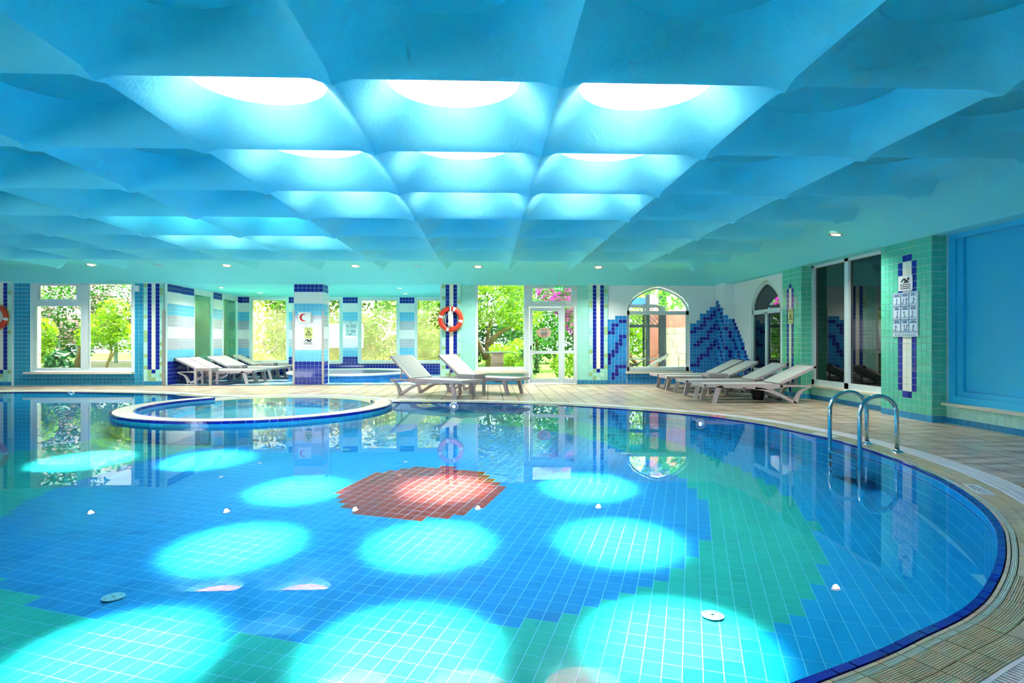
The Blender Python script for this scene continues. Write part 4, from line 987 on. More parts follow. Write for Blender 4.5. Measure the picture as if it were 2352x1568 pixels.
# ------------------------------------------------------------------ pool fittings
M_lampc = mat('cool_lamp', (235, 250, 255), .3, .3, emit=1.0)
def pool_light(idx_xy, z, lab):
    i, d = near(idx_xy); p = off(i, 0); n = -NRM[i]
    r = thing('pool_light', lab, 'pool light', (p.x, p.y, z), math.atan2(n.y, n.x), 'underwater lights in the pool wall')
    rot = Matrix.Rotation(PI / 2, 4, 'Y')
    a = MB().lathe([(.085, .0), (.08, .014), (.06, .018), (.055, .014)], 28).build('lamp_ring', M_white, r, smooth=True); a.rotation_euler = (0, PI / 2, 0)
    a = MB().lathe([(.032, .012), (.02, .016), (.001, .018)], 24).build('lens', M_lampc, r, smooth=True); a.rotation_euler = (0, PI / 2, 0)
pool_light((2.75, 3.2), -.17, 'round white underwater light in the near right pool wall')
pool_light((3.2, 9.1), -.12, 'round underwater light below the right loungers')
pool_light((-.7, 11.2), -.07, 'round underwater light below the middle loungers')
pool_light((-9.2, 13.7), -.05, 'round underwater light below the left garden window')
for x, y, l in ((-2.315, 3.84, 'left'), (1.31, 3.48, 'right'), (-1.84, 7.92, 'far left'), (1.75, 7.6, 'far right')):
    r = thing('floor_drain', 'round white inlet on the pool bottom, %s one' % l, 'drain', (x, y, depth(y)), group='floor inlets')
    MB().lathe([(.065, .0), (.065, .003), (.055, .004), (.012, .004), (.012, .002), (.001, .002)], 28).build('plate', mat('inlet_plate', (120, 205, 215), .4, .2), r)
    scw = MB()
    for q in range(4): a = PI / 4 + q * PI / 2; scw.disc((.045 * math.cos(a), .045 * math.sin(a),   .0046), .006, n=8)
    scw.disc((0, 0,   .0046), .009, n=10); scw.build('screw', M_black, r)
# depth marks and no-diving disc on the coping
def mark(xy, body, lab, e=.15, size=.085):
    i, d = near(xy); p = off(i, e); n = NRM[i]; tn = Vector((-n.y, n.x))
    r = thing('depth_mark', lab, 'marking', (p.x, p.y, .003), fixed=True, group='depth marks on the coping')
    q = MB(); w_, h_ = .17, .055
    c = [p + tn * a * w_ + n * b_ * h_ for a, b_ in ((-1, -1), (1, -1), (1, 1), (-1, 1))]; q.prism([(v_.x, v_.y, .0025) for v_ in c], (0, 0, .002)); q.build('plate', mat('pale_mark', (180, 206, 206), .4, .4), r)
    text(body, size, r, M_dark, (p.x, p.y, .0052), (tn.x, tn.y, 0), (-n.x, -n.y, 0))
mark((3.62, 4.55), '1.50 M', 'dark depth lettering on the coping at the near right'); mark((3.9, 7.1), '1.50 M', 'dark depth lettering on the coping behind the ladder'); mark((-6.9, 13.1), '1.50 M', 'dark depth lettering on the coping left of the spa')
i, d = near((3.35, 8.85)); p = off(i, .16)
r = thing('no_diving_mark', 'round red no diving sign set in the coping', 'marking', (p.x, p.y, .002), fixed=True)
MB().disc((p.x, p.y, .003), .11, n=28).build('plate', M_white, r)
b = MB().lathe([(.11, .0), (.11, .004), (.085, .004), (.085, .0)], 28, (p.x, p.y, .002)); b.bar((p.x - .065, p.y - .065, .005), (p.x + .065, p.y + .065, .005), .02, .003); b.build('red_ring', mat('sign_red', (205, 40, 40), .5, .3), r)
b = MB().bar((p.x - .05, p.y + .02, .004), (p.x + .05, p.y - .01, .004), .025, .002); b.disc((p.x + .06, p.y - .02, .0045), .018, n=12); b.build('diver', M_dark, r)
# ------------------------------------------------------------------ signs and safety gear
M_red = mat('sign_red', (205, 40, 40), .5, .3); M_yel = mat('pale_yellow_sign', (222, 232, 150), .5, .3); M_sign = mat('white_sign', (232, 238, 244), .45, .35); M_blueink = mat('blue_ink', (60, 96, 150), .6, .3)
def swimmer(parent, o, ux, w, m, name='swimmer', lines=3):
    """swimmer over waves; o: centre, ux: direction to the right, in the wall plane"""
    u = Vector(ux); z = Vector((0, 0, 1)); n = u.cross(z); o = Vector(o) + n * .002
    P = lambda a, c: o + u * a * w + z * c * w
    b = MB(); poly = [P(-.36, .08), P(-.18, .24), (P(-.05, .27)), P(.34, .03), P(.2, 0), P(-.16, .0), P(-.02, .10), P(-.12, .17), P(-.32, .03)]
    b.prism(poly, n * .0015); b.disc(P(.26, .21) + n * .0015, .085 * w, n, 18)
    for q in range(lines):
        pts = [P(-.42 + .84 * k / 20, -.10 - .11 * q + .025 * math.sin(k / 20 * PI * 6)) for k in range(21)]
        for p, r_ in zip(pts, pts[1:]): b.bar(p, r_, .035 * w, .002, n)
    b.build(name, m, parent)
def plate(parent, o, ux, w, h_, m, t=.006, name='plate'):
    u = Vector(ux); n = u.cross(Vector((0, 0, 1))); o = Vector(o)
    MB().prism([o - u * w / 2 - Vector((0, 0, h_ / 2)), o + u * w / 2 - Vector((0, 0, h_ / 2)), o + u * w / 2 + Vector((0, 0, h_ / 2)), o - u * w / 2 + Vector((0, 0, h_ / 2))], n * t).build(name, m, parent)
def caution(o, ux, w, h_, lab):
    o = Vector(o); u = Vector(ux); n = u.cross(Vector((0, 0, 1))); r = thing('caution_sign', lab, 'sign', o, fixed=True, group='yellow wet floor signs')
    plate(r, o, ux, w, h_, M_yel); z = Vector((0, 0, 1)); f_ = o + n * .0065
    b = MB(); s_ = w * .36; A, B_, C = f_ + z * s_ * .85, f_ - u * s_ - z * s_ * .75, f_ + u * s_ - z * s_ * .75
    for p, q in ((A, B_), (B_, C), (C, A)): b.bar(p, q, w * .075, .002, n)
    b.bar(f_ + u * .02 * w + z * .1 * w, f_ - u * .05 * w - z * .12 * w, w * .07, .002, n); b.disc(f_ + u * .04 * w + z * .16 * w + n * .001, w * .045, n, 12); b.bar(f_ - u * .02 * w - z * .06 * w, f_ + u * .12 * w - z * .17 * w, w * .05, .002, n); b.build('pictogram', M_dark, r)
    for body, zz in (('DİKKAT !', .40), ('KAYGAN ZEMİN', .32), ('CAUTION !', -.34), ('WET FLOOR', -.42)): text(body, h_ * .085, r, M_dark, o + n * .0075 + z * zz * h_, u, (0, 0, 1))
YC = YB - .028
caution((-4.638, YC, 1.338), UXn, .205, .283, 'yellow wet floor sign on the banded column')
caution((XP - .008, 12.045, 1.63), UYm, .2, .29, 'yellow wet floor sign on the narrower green pilaster')
r = thing('swimmer_sign', 'white swimmer sign low on the banded column', 'sign', (-4.648, YC, 1.083), fixed=True, group='white swimmer signs'); plate(r, (-4.648, YC, 1.083), UXn, .30, .226, M_sign); swimmer(r, (-4.648, YC - .006, 1.11), UXn, .26, M_dark, lines=2)
text('150 cm', .02, r, M_dark, (-4.66, YC - .0075, 1.005), UXn, UZ)
r = thing('swimmer_sign', 'white swimmer sign above the pool rules poster', 'sign', (XP - .008, 8.665, 1.985), fixed=True, group='white swimmer signs'); plate(r, (XP - .008, 8.665, 1.985), UYm, .30, .22, M_sign); swimmer(r, (XP - .014, 8.665, 1.99), UYm, .26, M_dark)
# first-aid box with crescent
fa = thing('first_aid_box', 'white wall box with a red crescent on the column', 'first aid box', (-4.68, YC - .06, 1.595), fixed=True)
MB().box((-4.87, YC - .11, 1.595), (-4.565, YC, 1.872)).build('box', M_white, fa)
C0 = Vector((-4.735, YC - .112, 1.735)); pl = []
for q in range(25): a = R(42) + R(276) * q / 24; pl.append(C0 + Vector((.098 * math.cos(a), 0, .098 * math.sin(a))))
c2 = C0 + Vector((.030, 0, 0))
for q in range(25): a = R(318 + 5) - R(276 + 10) * q / 24; pl.append(c2 + Vector((.076 * math.cos(a), 0, .076 * math.sin(a))))
cr = MB(); n_ = 25
cr.v = [tuple(p) for p in pl]; cr.f = [(q, q + 1, 2 * n_ - 2 - q, 2 * n_ - 1 - q) for q in range(n_ - 1)]; cr.m = [0] * len(cr.f); cr.build('crescent', mat('crescent_red', (225, 20, 30), .5, .3), fa)
MB().box((-4.63, YC - .116, 1.83), (-4.615, YC - .11, 1.845)).build('lock', M_black, fa)
# notice on the alcove pilaster
r = thing('notice_poster', 'white notice with small print on the alcove pilaster', 'poster', (-4.6, YA - .008, 1.54), fixed=True); plate(r, (-4.6, YA - .008, 1.54), UXn, .37, .48, M_sign)
b = MB()
for q, (w_, z) in enumerate(((.2, 1.68), (.22, 1.645), (.22, 1.61), (.2, 1.575), (.16, 1.475), (.14, 1.45), (.16, 1.42))): b.box((-4.53 - w_ / 2, YA - .0165, z), (-4.53 + w_ / 2, YA - .0145, z + .012))
b.box((-4.66, YA - .0165, 1.735), (-4.58, YA - .0145, 1.755)); b.box((-4.68, YA - .0165, 1.34), (-4.58, YA - .0145, 1.36)); b.disc((-4.70, YA - .0165, 1.47), .018, (0, -1, 0), 10); b.build('print', M_blueink, r)
MB().disc((-4.71, YA - .0165, 1.63), .032, (0, -1, 0), 14, ry=.04).build('pink_print', mat('pink_print', (206, 150, 184), .6, .3), r)
# pool rules poster: nine framed drawings with captions
r = thing('rules_poster', 'pale blue pool rules poster of nine drawings on the green pilaster', 'poster', (XP - .008, 8.67, 1.525), fixed=True); pw_, ph = .545, .655; o = Vector((XP - .008, 8.67, 1.525)); plate(r, o, UYm, pw_, ph, mat('pale_blue_poster', (200, 222, 238), .45, .35))
ln = MB(); dr = MB(); xf = XP - .0155
def PP(a, c): return Vector((xf, o.y - a, o.z + c))
rg = random.Random(11)
for cc in range(3):
    for rr in range(3):
        a0, a1 = -pw_ / 2 + .012 + cc * .1745, -pw_ / 2 + .012 + cc * .1745 + .166; z1 = ph / 2 - .012 - rr * .197; z0 = z1 - .188
        for p, q in ((PP(a0, z0), PP(a1, z0)), (PP(a1, z0), PP(a1, z1)), (PP(a1, z1), PP(a0, z1)), (PP(a0, z1), PP(a0, z0))): ln.bar(p, q, .004, .001, (1, 0, 0))
        for q in range(3): w_ = rg.uniform(.08, .14); m_ = (a0 + a1) / 2; dr.bar(PP(m_ - w_ / 2, z1 - .016 - q * .014), PP(m_ + w_ / 2, z1 - .016 - q * .014), .008, .001, (1, 0, 0))
        m_ = (a0 + a1) / 2 + rg.uniform(-.02, .02); zz = z0 + .085; fg = rg.choice([1, 2])
        for f_ in range(fg):
            mm = m_ + (f_ - (fg - 1) / 2) * .06; h0 = rg.uniform(-.01, .012)
            dr.disc(PP(mm, zz + h0 + .022) - Vector((.001, 0, 0)), .011, (-1, 0, 0), 10)
            k1, k2 = rg.uniform(-.03, .03), rg.uniform(-.035, .035)
            for p, q in (((mm, zz + h0 + .012), (mm + k1 * .6, zz - .028)), ((mm + k1 * .2, zz + h0), (mm + k2, zz + .012)), ((mm + k1 * .2, zz + h0), (mm - k2, zz - .01)), ((mm + k1 * .6, zz - .028), (mm + k1 + .02, zz - .06)), ((mm + k1 * .6, zz - .028), (mm + k1 - .025, zz - .058))): dr.bar(PP(*p), PP(*q), .007, .001, (1, 0, 0))
        dr.bar(PP(a0 + .015, z0 + .022), PP(a1 - .015, z0 + .022 + rg.uniform(-.004, .004)), .004, .001, (1, 0, 0))
ln.build('panel_lines', M_blueink, r); dr.build('drawings', M_blueink, r)
text('HAVUZ İÇİ KURALLARI', .032, r, M_dark, PP(0, -ph / 2 + .024), UYm, UZ)
for s_ in (-1, 1): MB().disc(PP(s_ * .2, -ph / 2 + .024), .011, (-1, 0, 0), 12).build('emblem', M_blueink, r)
# exit sign
r = thing('exit_sign', 'hanging green exit sign above the glass door', 'exit sign', (1.83, YB - .5, 2.39), fixed=True); ye = YB - .45
MB().box((1.70, ye, 2.53), (1.96, ye + .03, 2.575)).build('bracket', M_frame, r); MB().tube([(1.83, ye + .015, 2.575), (1.83, ye + .015, 2.86)], .006, 8).build('rod', M_frame, r)
MB().box((1.712, ye + .004, 2.405), (1.948, ye + .022, 2.53)).build('panel', mat('exit_green', (10, 120, 40), .4, .4, emit=.9), r)
text('EXIT', .07, r, mat('exit_white', (225, 255, 225), .4, .3, emit=.8), (1.785, ye + .003, 2.465), UXn, UZ)
b = MB(); c = Vector((1.895, ye + .002, 2.465)); Q = lambda a, z: (c.x + a, c.y, c.z + z)
b.disc(Q(.008, .034), .009, (0, -1, 0), 10)
for p, q in ((Q(.004, .024), Q(-.004, -.006)), (Q(-.004, -.006), Q(.016, -.024)), (Q(.016, -.024), Q(.012, -.042)), (Q(-.004, -.006), Q(-.02, -.034)), (Q(.003, .018), Q(.022, .006)), (Q(.003, .018), Q(-.016, .006)), (Q(-.045, -.045), Q(-.045, .045))): b.bar(p, q, .007, .001, (0, 1, 0))
b.build('running_figure', MATS['exit_white'], r)
# little white sensor box
tag(MB().box((-9.03, YB - .06, 2.40), (-8.92, YB - .006, 2.55)).box((-8.995, YB - .064, 2.51), (-8.975, YB - .06, 2.53)).build('sensor_box', M_white), 'small white sensor box on the teal wall beside the left window', 'sensor')
# life rings
M_ring = mat('orange_red_ring', (226, 66, 44), .4, .45); M_rope = mat('white_rope', (225, 230, 225), .8, .2, bump=.6, bscale=200); M_orope = mat('orange_rope', (235, 140, 30), .7, .2)
def life_ring(x, y, z, lab):
    r = thing('life_ring', lab, 'life ring', (x, y, z), group='orange life rings on the wall')
    Rr, rt = .265, .062; b = MB()
    NU, NV = 56, 14
    for q in range(NU):
        a = 2 * PI * q / NU
        for p in range(NV): c = 2 * PI * p / NV; rr = Rr + rt * math.cos(c) * .92; b.v.append((rr * math.cos(a), -rt * .8 * math.sin(c), rr * math.sin(a)))
    for q in range(NU):
        for p in range(NV): b.f.append((q * NV + p, q * NV + (p + 1) % NV, ((q + 1) % NU) * NV + (p + 1) % NV, ((q + 1) % NU) * NV + p)); b.m.append(0)
    b.build('ring', M_ring, r, smooth=True)
    for a0 in (62, 160, -18, 248):
        s_ = MB()
        for q in range(5):
            a = R(a0) + R(13) * q / 4
            for p in range(NV): c = 2 * PI * p / NV; rr = Rr + (rt * .92 + .002) * math.cos(c); s_.v.append((rr * math.cos(a), -(rt * .8 + .002) * math.sin(c), rr * math.sin(a)))
        for q in range(4):
            for p in range(NV): s_.f.append((q * NV + p, q * NV + (p + 1) % NV, (q + 1) * NV + (p + 1) % NV, (q + 1) * NV + p)); s_.m.append(0)
        s_.build('reflective_band', M_sign, r, smooth=True)
    # grab rope round the outside with its clips
    g = [((Rr + rt + (.012 if q % 12 else -.004)) * math.cos(2 * PI * q / 48), .02, (Rr + rt + (.012 if q % 12 else -.004)) * math.sin(2 * PI * q / 48)) for q in range(49)]
    MB().tube(g, .007, 6, cap=False).build('grab_rope', M_orope, r, smooth=True)
    # hook and coiled throw rope
    MB().box((-.016, -.085, .15), (.016, -.05, .36)).box((-.016, -.085, .34), (.016, .06, .365)).build('hook', M_frame, r)
    for q in range(5):
        ph_ = [(-.045 + .022 * q + .006 * math.sin(k * 1.3 + q), -.075 + .006 * math.cos(k + q), .19 - .38 * k / 10) for k in range(11)]
        MB().tube(ph_, .013, 8).build('rope_coil', M_rope, r, smooth=True)
    MB().tube([(-.05, -.07, .16), (-.10, -.06, .10), (-.125, -.06, -.02), (-.12, -.06, -.10), (-.08, -.065, -.14), (-.03, -.07, -.15)], .005, 6).build('rope_end', M_rope, r, smooth=True)
life_ring(-.967, YB - .135, 1.70, 'orange life ring with coiled rope on the striped pilaster')
life_ring(-12.41, YB - .145, 1.74, 'orange life ring at the left picture edge')

# ------------------------------------------------------------------ garden
M_lawn = mat('lawn', (80, 122, 32), .9, .1, bump=.5, bscale=40); M_path = mat('pale_paving', (170, 164, 150), .8, .2, bump=.1)
tag(MB().add([(-45, 16.15, -.06), (30, 16.15, -.06), (30, 60, -.06), (-45, 60, -.06)], [(0, 1, 2, 3)]).build('lawn', M_lawn), 'sunny green lawn outside the windows', 'lawn', kind='structure')
tag(MB().box((-20, 16.16, -.06), (-8.6, 18.6, -.04)).box((-.7, 16.16, -.06), (8, 18.4, -.04)).build('path', M_path), 'pale sunlit paving outside the garden windows', 'path', kind='structure')
L_yel = mat('leaf_yellow_green', (124, 158, 6), .45, .4, var=.35, trans=.45); L_mid = mat('leaf_mid_green', (54, 112, 14), .45, .4, var=.4, trans=.4); L_dark = mat('leaf_dark_green', (28, 72, 34), .45, .4, var=.4, trans=.3)
L_pink = mat('petal_pink', (246, 176, 206), .6, .2, var=.15, trans=.4); L_mag = mat('petal_magenta', (205, 40, 180), .6, .2, var=.2, trans=.4); L_ora = mat('petal_orange', (246, 160, 90), .6, .2, var=.2, trans=.4); M_bark = mat('bark', (120, 96, 66), .9, .1, bump=.6, bscale=20)
def leaves(blobs, n, size, rg, shell=.55):
    b = MB(); tot = sum(rx * ry * rz_ for _, (rx, ry, rz_) in blobs)
    for (c, (rx, ry, rz_)) in blobs:
        for _ in range(max(8, int(n * rx * ry * rz_ / tot))):
            while True:
                d = Vector((rg.uniform(-1, 1), rg.uniform(-1, 1), rg.uniform(-1, 1)))
                if shell < d.length < 1: break
            p = Vector(c) + Vector((d.x * rx, d.y * ry, d.z * rz_)); s_ = size * rg.uniform(.6, 1.3)
            a = Vector((rg.gauss(0, 1), rg.gauss(0, 1), rg.gauss(0, .7) - .25)).normalized(); w = a.cross(Vector((rg.gauss(0, 1), rg.gauss(0, 1), rg.gauss(0, 1)))).normalized()
            nn = a.cross(w) * s_ * .12
            b.add([p - a * s_ * .5, p + w * s_ * .26 + nn, p + a * s_ * .5, p - w * s_ * .26 + nn], [(0, 1, 2), (0, 2, 3)])
    return b
def tree(name, label, cat, base, blobs, n, size, m, trunk=None, flower=None, grp=None, seed=1, tr=.07):
    rg = random.Random(seed); t = thing(name, label, cat, base, group=grp)
    leaves(blobs, n, size, rg).build('crown', m, t)
    if trunk:
        b = MB()
        for br in trunk: b.tube(br, [tr * (1 - .55 * i / max(1, len(br) - 1)) for i in range(len(br))], 8)
        b.build('trunk', M_bark, t, smooth=True)
    if flower:
        fm_, fn_, fs_ = flower; leaves([(c, (rx * 1.04, ry * 1.04, rz_ * 1.04)) for c, (rx, ry, rz_) in blobs], fn_, fs_, rg, .85).build('blossom', fm_, t)
    return t
BIG = [((0, 0, 2.6), (1.5, 1.2, 1.0)), ((-1.0, .2, 1.9), (.8, .8, .6)), ((1.1, .1, 2.0), (.8, .8, .6)), ((.2, -.4, 3.3), (1.1, 1, .8)), ((-.5, -.5, 1.7), (.7, .6, .5))]
TRK = [[(0, 0, -.06), (.03, 0, .5), (-.02, 0, 1.0), (.1, 0, 1.8)], [(0, 0, .55), (-.2, 0, .85), (-.35, 0, 1.3)], [(0, 0, 1.0), (.4, .1, 1.4), (.8, .1, 1.6)]]
tree('broadleaf_tree', 'bright yellow green tree with forked trunk outside the tall garden window', 'tree', (-.02, 19.4, 0), BIG, 5200, .13, L_yel, TRK, seed=2, tr=.10)
tree('round_bush', 'smaller clipped round bush beside the stone block', 'bush', (.38, 22.3, 0), [((0, 0, .5), (.55, .5, .55))], 1500, .09, L_yel, seed=3, grp='clipped bushes')
tree('round_bush', 'larger clipped round bush at the right of the tall garden window', 'bush', (1.12, 21.6, 0), [((0, 0, .62), (.60, .6, .62))], 1600, .09, L_yel, seed=4, grp='clipped bushes')
tree('leafy_plant', 'loose leafy plant at the foot of the tall garden window', 'plant', (.82, 18.4, 0), [((0, 0, .32), (.38, .3, .36))], 420, .11, L_yel, seed=5, grp='garden plants')
tree('dark_shrub', 'dark green round shrub behind the lower door glass', 'shrub', (1.35, 19.6, 0), [((0, 0, .45), (.42, .4, .5))], 1200, .08, L_dark, seed=6)
tree('leafy_plant', 'sunny leafy plant behind the door sidelight', 'plant', (2.35, 18.6, 0), [((0, 0, .4), (.42, .35, .45))], 520, .11, L_yel, seed=7, grp='garden plants')
tree('bougainvillea', 'bougainvillea with magenta flowers above the glass door', 'shrub', (2.75, 19.3, 0), [((0, 0, 2.35), (.75, .5, .55)), ((.1, 0, 1.75), (.4, .35, .5)), ((-.6, 0, 2.7), (.6, .4, .35))], 1500, .10, L_mid, [[(0, 0, 0), (.1, 0, 1), (0, 0, 2)]], (L_mag, 1500, .09), seed=8, tr=.05)
tree('garden_tree', 'mid green tree behind the glass door', 'tree', (2.0, 24.5, 0), [((0, 0, 2.2), (1.7, 1.2, 1.5)), ((-.8, .2, 1.2), (1.0, .8, .9))], 3200, .15, L_mid, [[(0, 0, 0), (0, 0, 1.6)]], seed=9)
# granite block with slab in the garden
r = thing('granite_block', 'brown granite block with a thin slab top in the garden', 'stone block', (.29, 18.75, -.06)); MB().box((-.19, -.18, 0), (.19, .18, .83)).build('block', mat('granite', (140, 110, 100), .5, .3, bump=.2, bscale=50), r); MB().box((-.42, -.25, .83), (.40, .25, .865)).build('slab', mat('slab_top', (120, 130, 130), .4, .4), r)
# left garden
OL = [((0, 0, 2.2), (1.5, 1.0, 1.1)), ((1.5, .1, 2.6), (1.2, .9, .9)), ((-.6, -.3, 1.5), (.9, .7, .7)), ((2.7, 0, 2.2), (.9, .8, .8)), ((.8, -.2, 1.4), (.8, .6, .6))]
tree('oleander', 'large oleander in pink bloom outside the left window', 'shrub', (-14.6, 22.0, 0), OL, 5200, .14, L_mid, [[(0, 0, 0), (.2, 0, .8), (.3, 0, 1.6)], [(.1, 0, .2), (.6, 0, 1.0), (1.2, 0, 2.0)]], (L_pink, 4200, .10), seed=12, tr=.10)
tree('young_tree', 'slender bright green tree on the lawn outside the left window', 'tree', (-11.95, 19.6, 0), [((-.1, 0, 1.55), (.75, .6, .5)), ((.35, 0, 1.2), (.55, .5, .45)), ((-.65, 0, 1.25), (.4, .4, .35)), ((.1, .1, 2.1), (.5, .4, .4))], 2200, .12, L_yel, [[(-.12, 0, -.06), (-.05, 0, .4), (.08, 0, .8), (.0, 0, 1.3)], [(0, 0, .5), (.25, 0, .9)]], seed=13, tr=.05)
tree('weeping_shrub', 'yellow green drooping shrub beside the stone pillar', 'shrub', (-13.35, 18.6, 0), [((0, 0, 1.35), (.45, .4, .55)), ((.1, -.1, .8), (.4, .4, .45))], 1300, .13, L_yel, seed=14)
tree('broadleaf_plant', 'dark big leaved plant in the lower left corner of the left window', 'plant', (-12.30, 17.9, 0), [((0, 0, .45), (.34, .3, .42))], 150, .26, L_dark, seed=15)
M_block = mat('pale_stone_block', (214, 206, 180), .8, .2, bump=.3, bscale=14)
def pillar(x, y, w, rows, lab):
    r = thing('stone_pillar', lab, 'pillar', (x, y, -.06), group='stone pillars'); z = 0; rg = random.Random(int(x * 10))
    MB().box((-w / 2 + .015, -.18, 0), (w / 2 - .015, .18, rows * .2)).build('core', mat('mortar', (150, 140, 118), .9, .1), r)
    for q in range(rows):
        k = rg.choice([1, 2]); cut = rg.uniform(.35, .65)
        for a, c in (((-w / 2, w / 2),) if k == 1 else ((-w / 2, -w / 2 + w * cut - .01), (-w / 2 + w * cut + .01, w / 2))): MB().box((a, -.2, z + .008), (c, .2, z + .192)).build('stone', M_block, r)
        z += .2
pillar(-12.95, 17.6, .42, 13, 'pale stone pillar at the left edge of the left window')
pillar(5.72, 18.4, .62, 8, 'pale stone pillar outside the arched window')
tag(MB().box((5.2, 19.3, -.06), (8, 19.5, 3.2)).build('pink_wall', mat('pink_plaster', (222, 140, 128), .8, .2)), 'pink plastered garden wall behind the stone pillar', 'wall')
gz = thing('gazebo', 'garden gazebo with pale striped roof and thin posts', 'gazebo', (-15.6, 26.5, -.06))
for x in (-1.6, -.9, .6, 1.6): MB().box((x - .05, -1.5, 0), (x + .05, -1.4, 2.0)).build('post', mat('grey_post', (110, 120, 130), .6, .3), gz)
MB().add([(-2, -1.8, 2.05), (2, -1.8, 2.05), (2, 1.8, 2.05), (-2, 1.8, 2.05), (0, 0, 3.0)], [(0, 1, 4), (1, 2, 4), (2, 3, 4), (3, 0, 4), (3, 2, 1, 0)]).build('roof', mat('pale_roof', (240, 222, 216), .7, .2), gz)
MB().box((-2, -1.82, 1.85), (2, -1.78, 2.06)).build('valance', mat('rose_valance', (214, 170, 160), .8, .2), gz); MB().box((-2, -1.6, 0), (2, 1.6, .3)).build('platform', mat('platform_stone', (190, 170, 160), .8, .2), gz)
# pergola outside the arched window
pg = thing('pergola', 'dark timber pergola with lattice and crossed railing outside the arched window', 'pergola', (4.9, 18.2, -.06)); M_tim = mat('dark_timber', (34, 44, 50), .7, .2); M_tg = mat('grey_timber', (110, 116, 112), .7, .2)
for x, w in ((.40, .10), (-.05, .055), (-1.1, .06)): MB().box((x - w, -.06, 0), (x + w, .06, 2.9)).build('post', M_tim, pg)
MB().box((-1.6, -.05, 1.60), (.5, .05, 1.68)).build('beam', M_tim, pg); MB().box((-1.6, -.05, 2.2), (.5, .05, 2.3)).build('beam', M_tim, pg)
for q in range(9):
    x = -.75 + q * .13
    for s_ in (-1, 1): MB().bar((x - s_ * .25, 0, 1.68), (x + s_ * .25, 0, 2.2), .012, .03, (0, 1, 0)).build('lattice_slat', M_tim, pg)
for z in (.28, .62): MB().box((-1.6, -.04, z), (.4, .04, z + .05)).build('rail', M_tg, pg)
for p, q in (((-1.5, 0, .3), (-.9, 0, .62)), ((-.9, 0, .3), (-1.5, 0, .62)), ((-.8, 0, .3), (-.1, 0, .62)), ((-.1, 0, .3), (-.8, 0, .62))): MB().bar(p, q, .04, .03, (0, 1, 0)).build('brace', M_tim, pg)
MB().bar((-.25, -.15, .28), (.55, -.15, .78), .09, .05, (0, 1, 0)).build('stair_rail', M_tg, pg)
cn = thing('blue_curtain', 'blue awning cloth hanging at the left of the arched window', 'cloth', (4.0, 19.0, 0), fixed=True); b = MB(); nq = 24
vs = [(3.75 + .75 * q / nq, 19.0 + .05 * math.sin(q * 1.4), z) for q in range(nq + 1) for z in (1.45 + .5 * (q / nq), 2.75)]; b.add(vs, [(2 * q, 2 * q + 2, 2 * q + 3, 2 * q + 1) for q in range(nq)]); b.build('cloth', mat('sky_cloth', (60, 170, 235), .7, .2, trans=.5), cn); MB().tube([(3.78, 19.0, -.06), (3.78, 19.0, 2.76), (4.5, 19.0, 2.76)], .02, 8).build('pole', M_frame, cn)
r = thing('blue_banner', 'blue awning strip on posts behind the pergola lattice', 'awning', (5.2, 19.65, -.06), fixed=True); MB().box((4.3, 19.6, 2.25), (5.15, 19.7, 2.55)).build('strip', mat('blue_banner', (36, 96, 190), .6, .3), r); MB().box((4.3, 19.63, -.06), (4.36, 19.69, 2.3)).build('post', M_tim, r); MB().box((5.08, 19.63, -.06), (5.14, 19.69, 2.3)).build('post', M_tim, r)
tree('bent_tree', 'tree with bent brown trunk behind the pergola', 'tree', (5.0, 20.8, 0), [((0, 0, 2.6), (1.6, 1, .9)), ((.9, 0, 1.4), (.7, .6, .8))], 2200, .14, L_yel, [[(.1, 0, 0), (-.35, 0, .6), (-.25, 0, 1.2), (-.6, 0, 2.0)], [(-.3, 0, .8), (.2, 0, .3)]], seed=21, tr=.11)
tree('vine', 'leafy vine over the top of the arched window', 'vine', (5.2, 17.4, 0), [((.2, 0, 2.4), (.5, .3, .4)), ((-.3, 0, 2.75), (.6, .3, .3))], 330, .17, L_mid, [[(.9, 0, -.06), (.95, 0, 1.2), (.6, 0, 2.3), (-.3, 0, 2.75)]], seed=22, tr=.025)
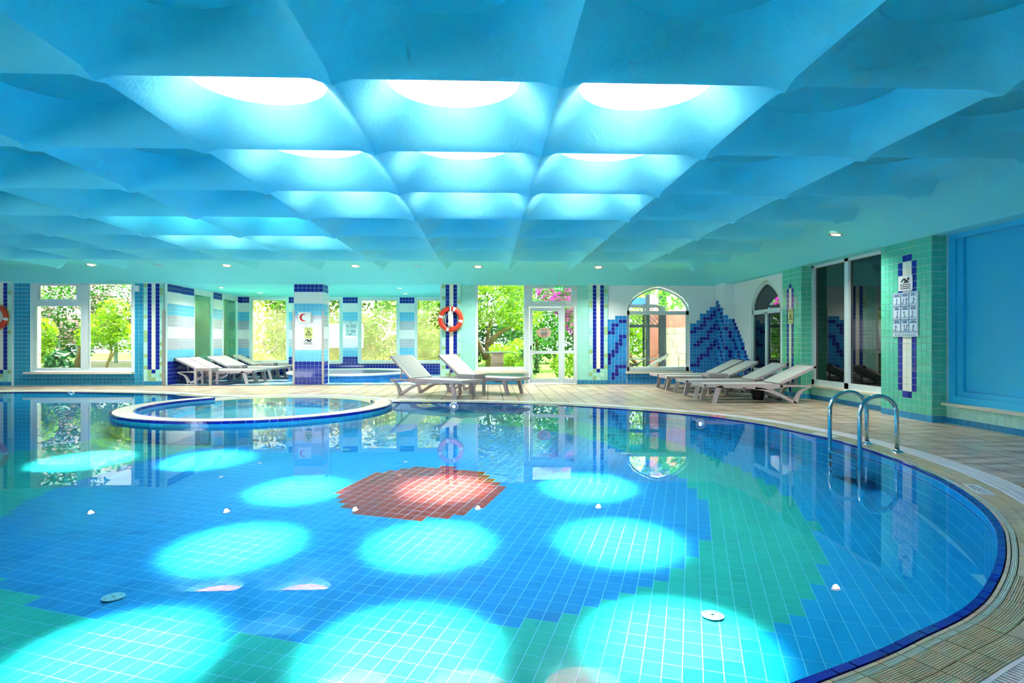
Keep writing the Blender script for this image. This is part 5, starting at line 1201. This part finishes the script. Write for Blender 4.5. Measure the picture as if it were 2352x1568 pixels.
# behind the alcove
for n, (x, y, rx, rz_, m, fl_, lab) in enumerate(((-7.4, 23.6, 1.2, 1.5, L_mid, None, 'mid green bush behind the first alcove window'), (-6.2, 22.7, .7, 1.0, L_yel, (L_ora, 260, .09), 'rose bush with orange blooms behind the alcove column'), (-5.0, 22.9, .9, 1.1, L_mid, (L_ora, 220, .09), 'rose bush with orange blooms left of the third alcove window'), (-3.6, 23.6, 1.2, 1.5, L_mid, None, 'grey green bush behind the third alcove window'), (-1.9, 23.0, 1.1, 1.4, L_mid, None, 'long leaved bush behind the fourth alcove window'), (-10.4, 21.5, 1.3, 1.6, L_mid, None, 'green bush beside the tinted alcove window'), (-10.2, 25.0, 1.6, 1.9, L_yel, None, 'bright bush beyond the tinted alcove windows'))):
    tree('garden_bush', lab, 'bush', (x, y, 0), [((0, 0, rz_ * .85 + .2), (rx, rx * .7, rz_)), ((.3, -.2, rz_ * .5), (rx * .8, rx * .6, rz_ * .5))], 2600, .13, m, flower=fl_, grp='bushes behind the alcove', seed=30 + n)
tag(MB().box((-8.6, 20.85, -.06), (-.5, 22.2, .02)).build('garden_bed', mat('dry_soil', (128, 110, 80), .9, .1, bump=.5, bscale=12)), 'dry sandy bed under the alcove windows', 'garden bed', kind='structure')
HT = ('dense backdrop tree far behind the garden, %s from the left')
ORD = ['first', 'second', 'third', 'fourth', 'fifth', 'sixth', 'seventh', 'eighth', 'ninth', 'tenth', 'eleventh', 'twelfth']
for n in range(12):
    x = -27 + n * 3.4; rg = random.Random(50 + n); h_ = rg.uniform(2.2, 3.4)
    tree('backdrop_tree', HT % ORD[n], 'tree', (x, 31 + rg.uniform(-1.5, 1.5), 0), [((0, 0, h_), (1.7, 1.2, h_ * .95)), ((rg.uniform(-1, 1), 0, h_ * 1.7), (1.6, 1, 1.4)), ((0, -.3, 1.0), (1.7, 1, 1.1))], 2300, .26, [L_mid, L_yel, L_dark][n % 3], [[(0, 0, 0), (0, 0, h_)]], grp='backdrop trees', seed=60 + n)
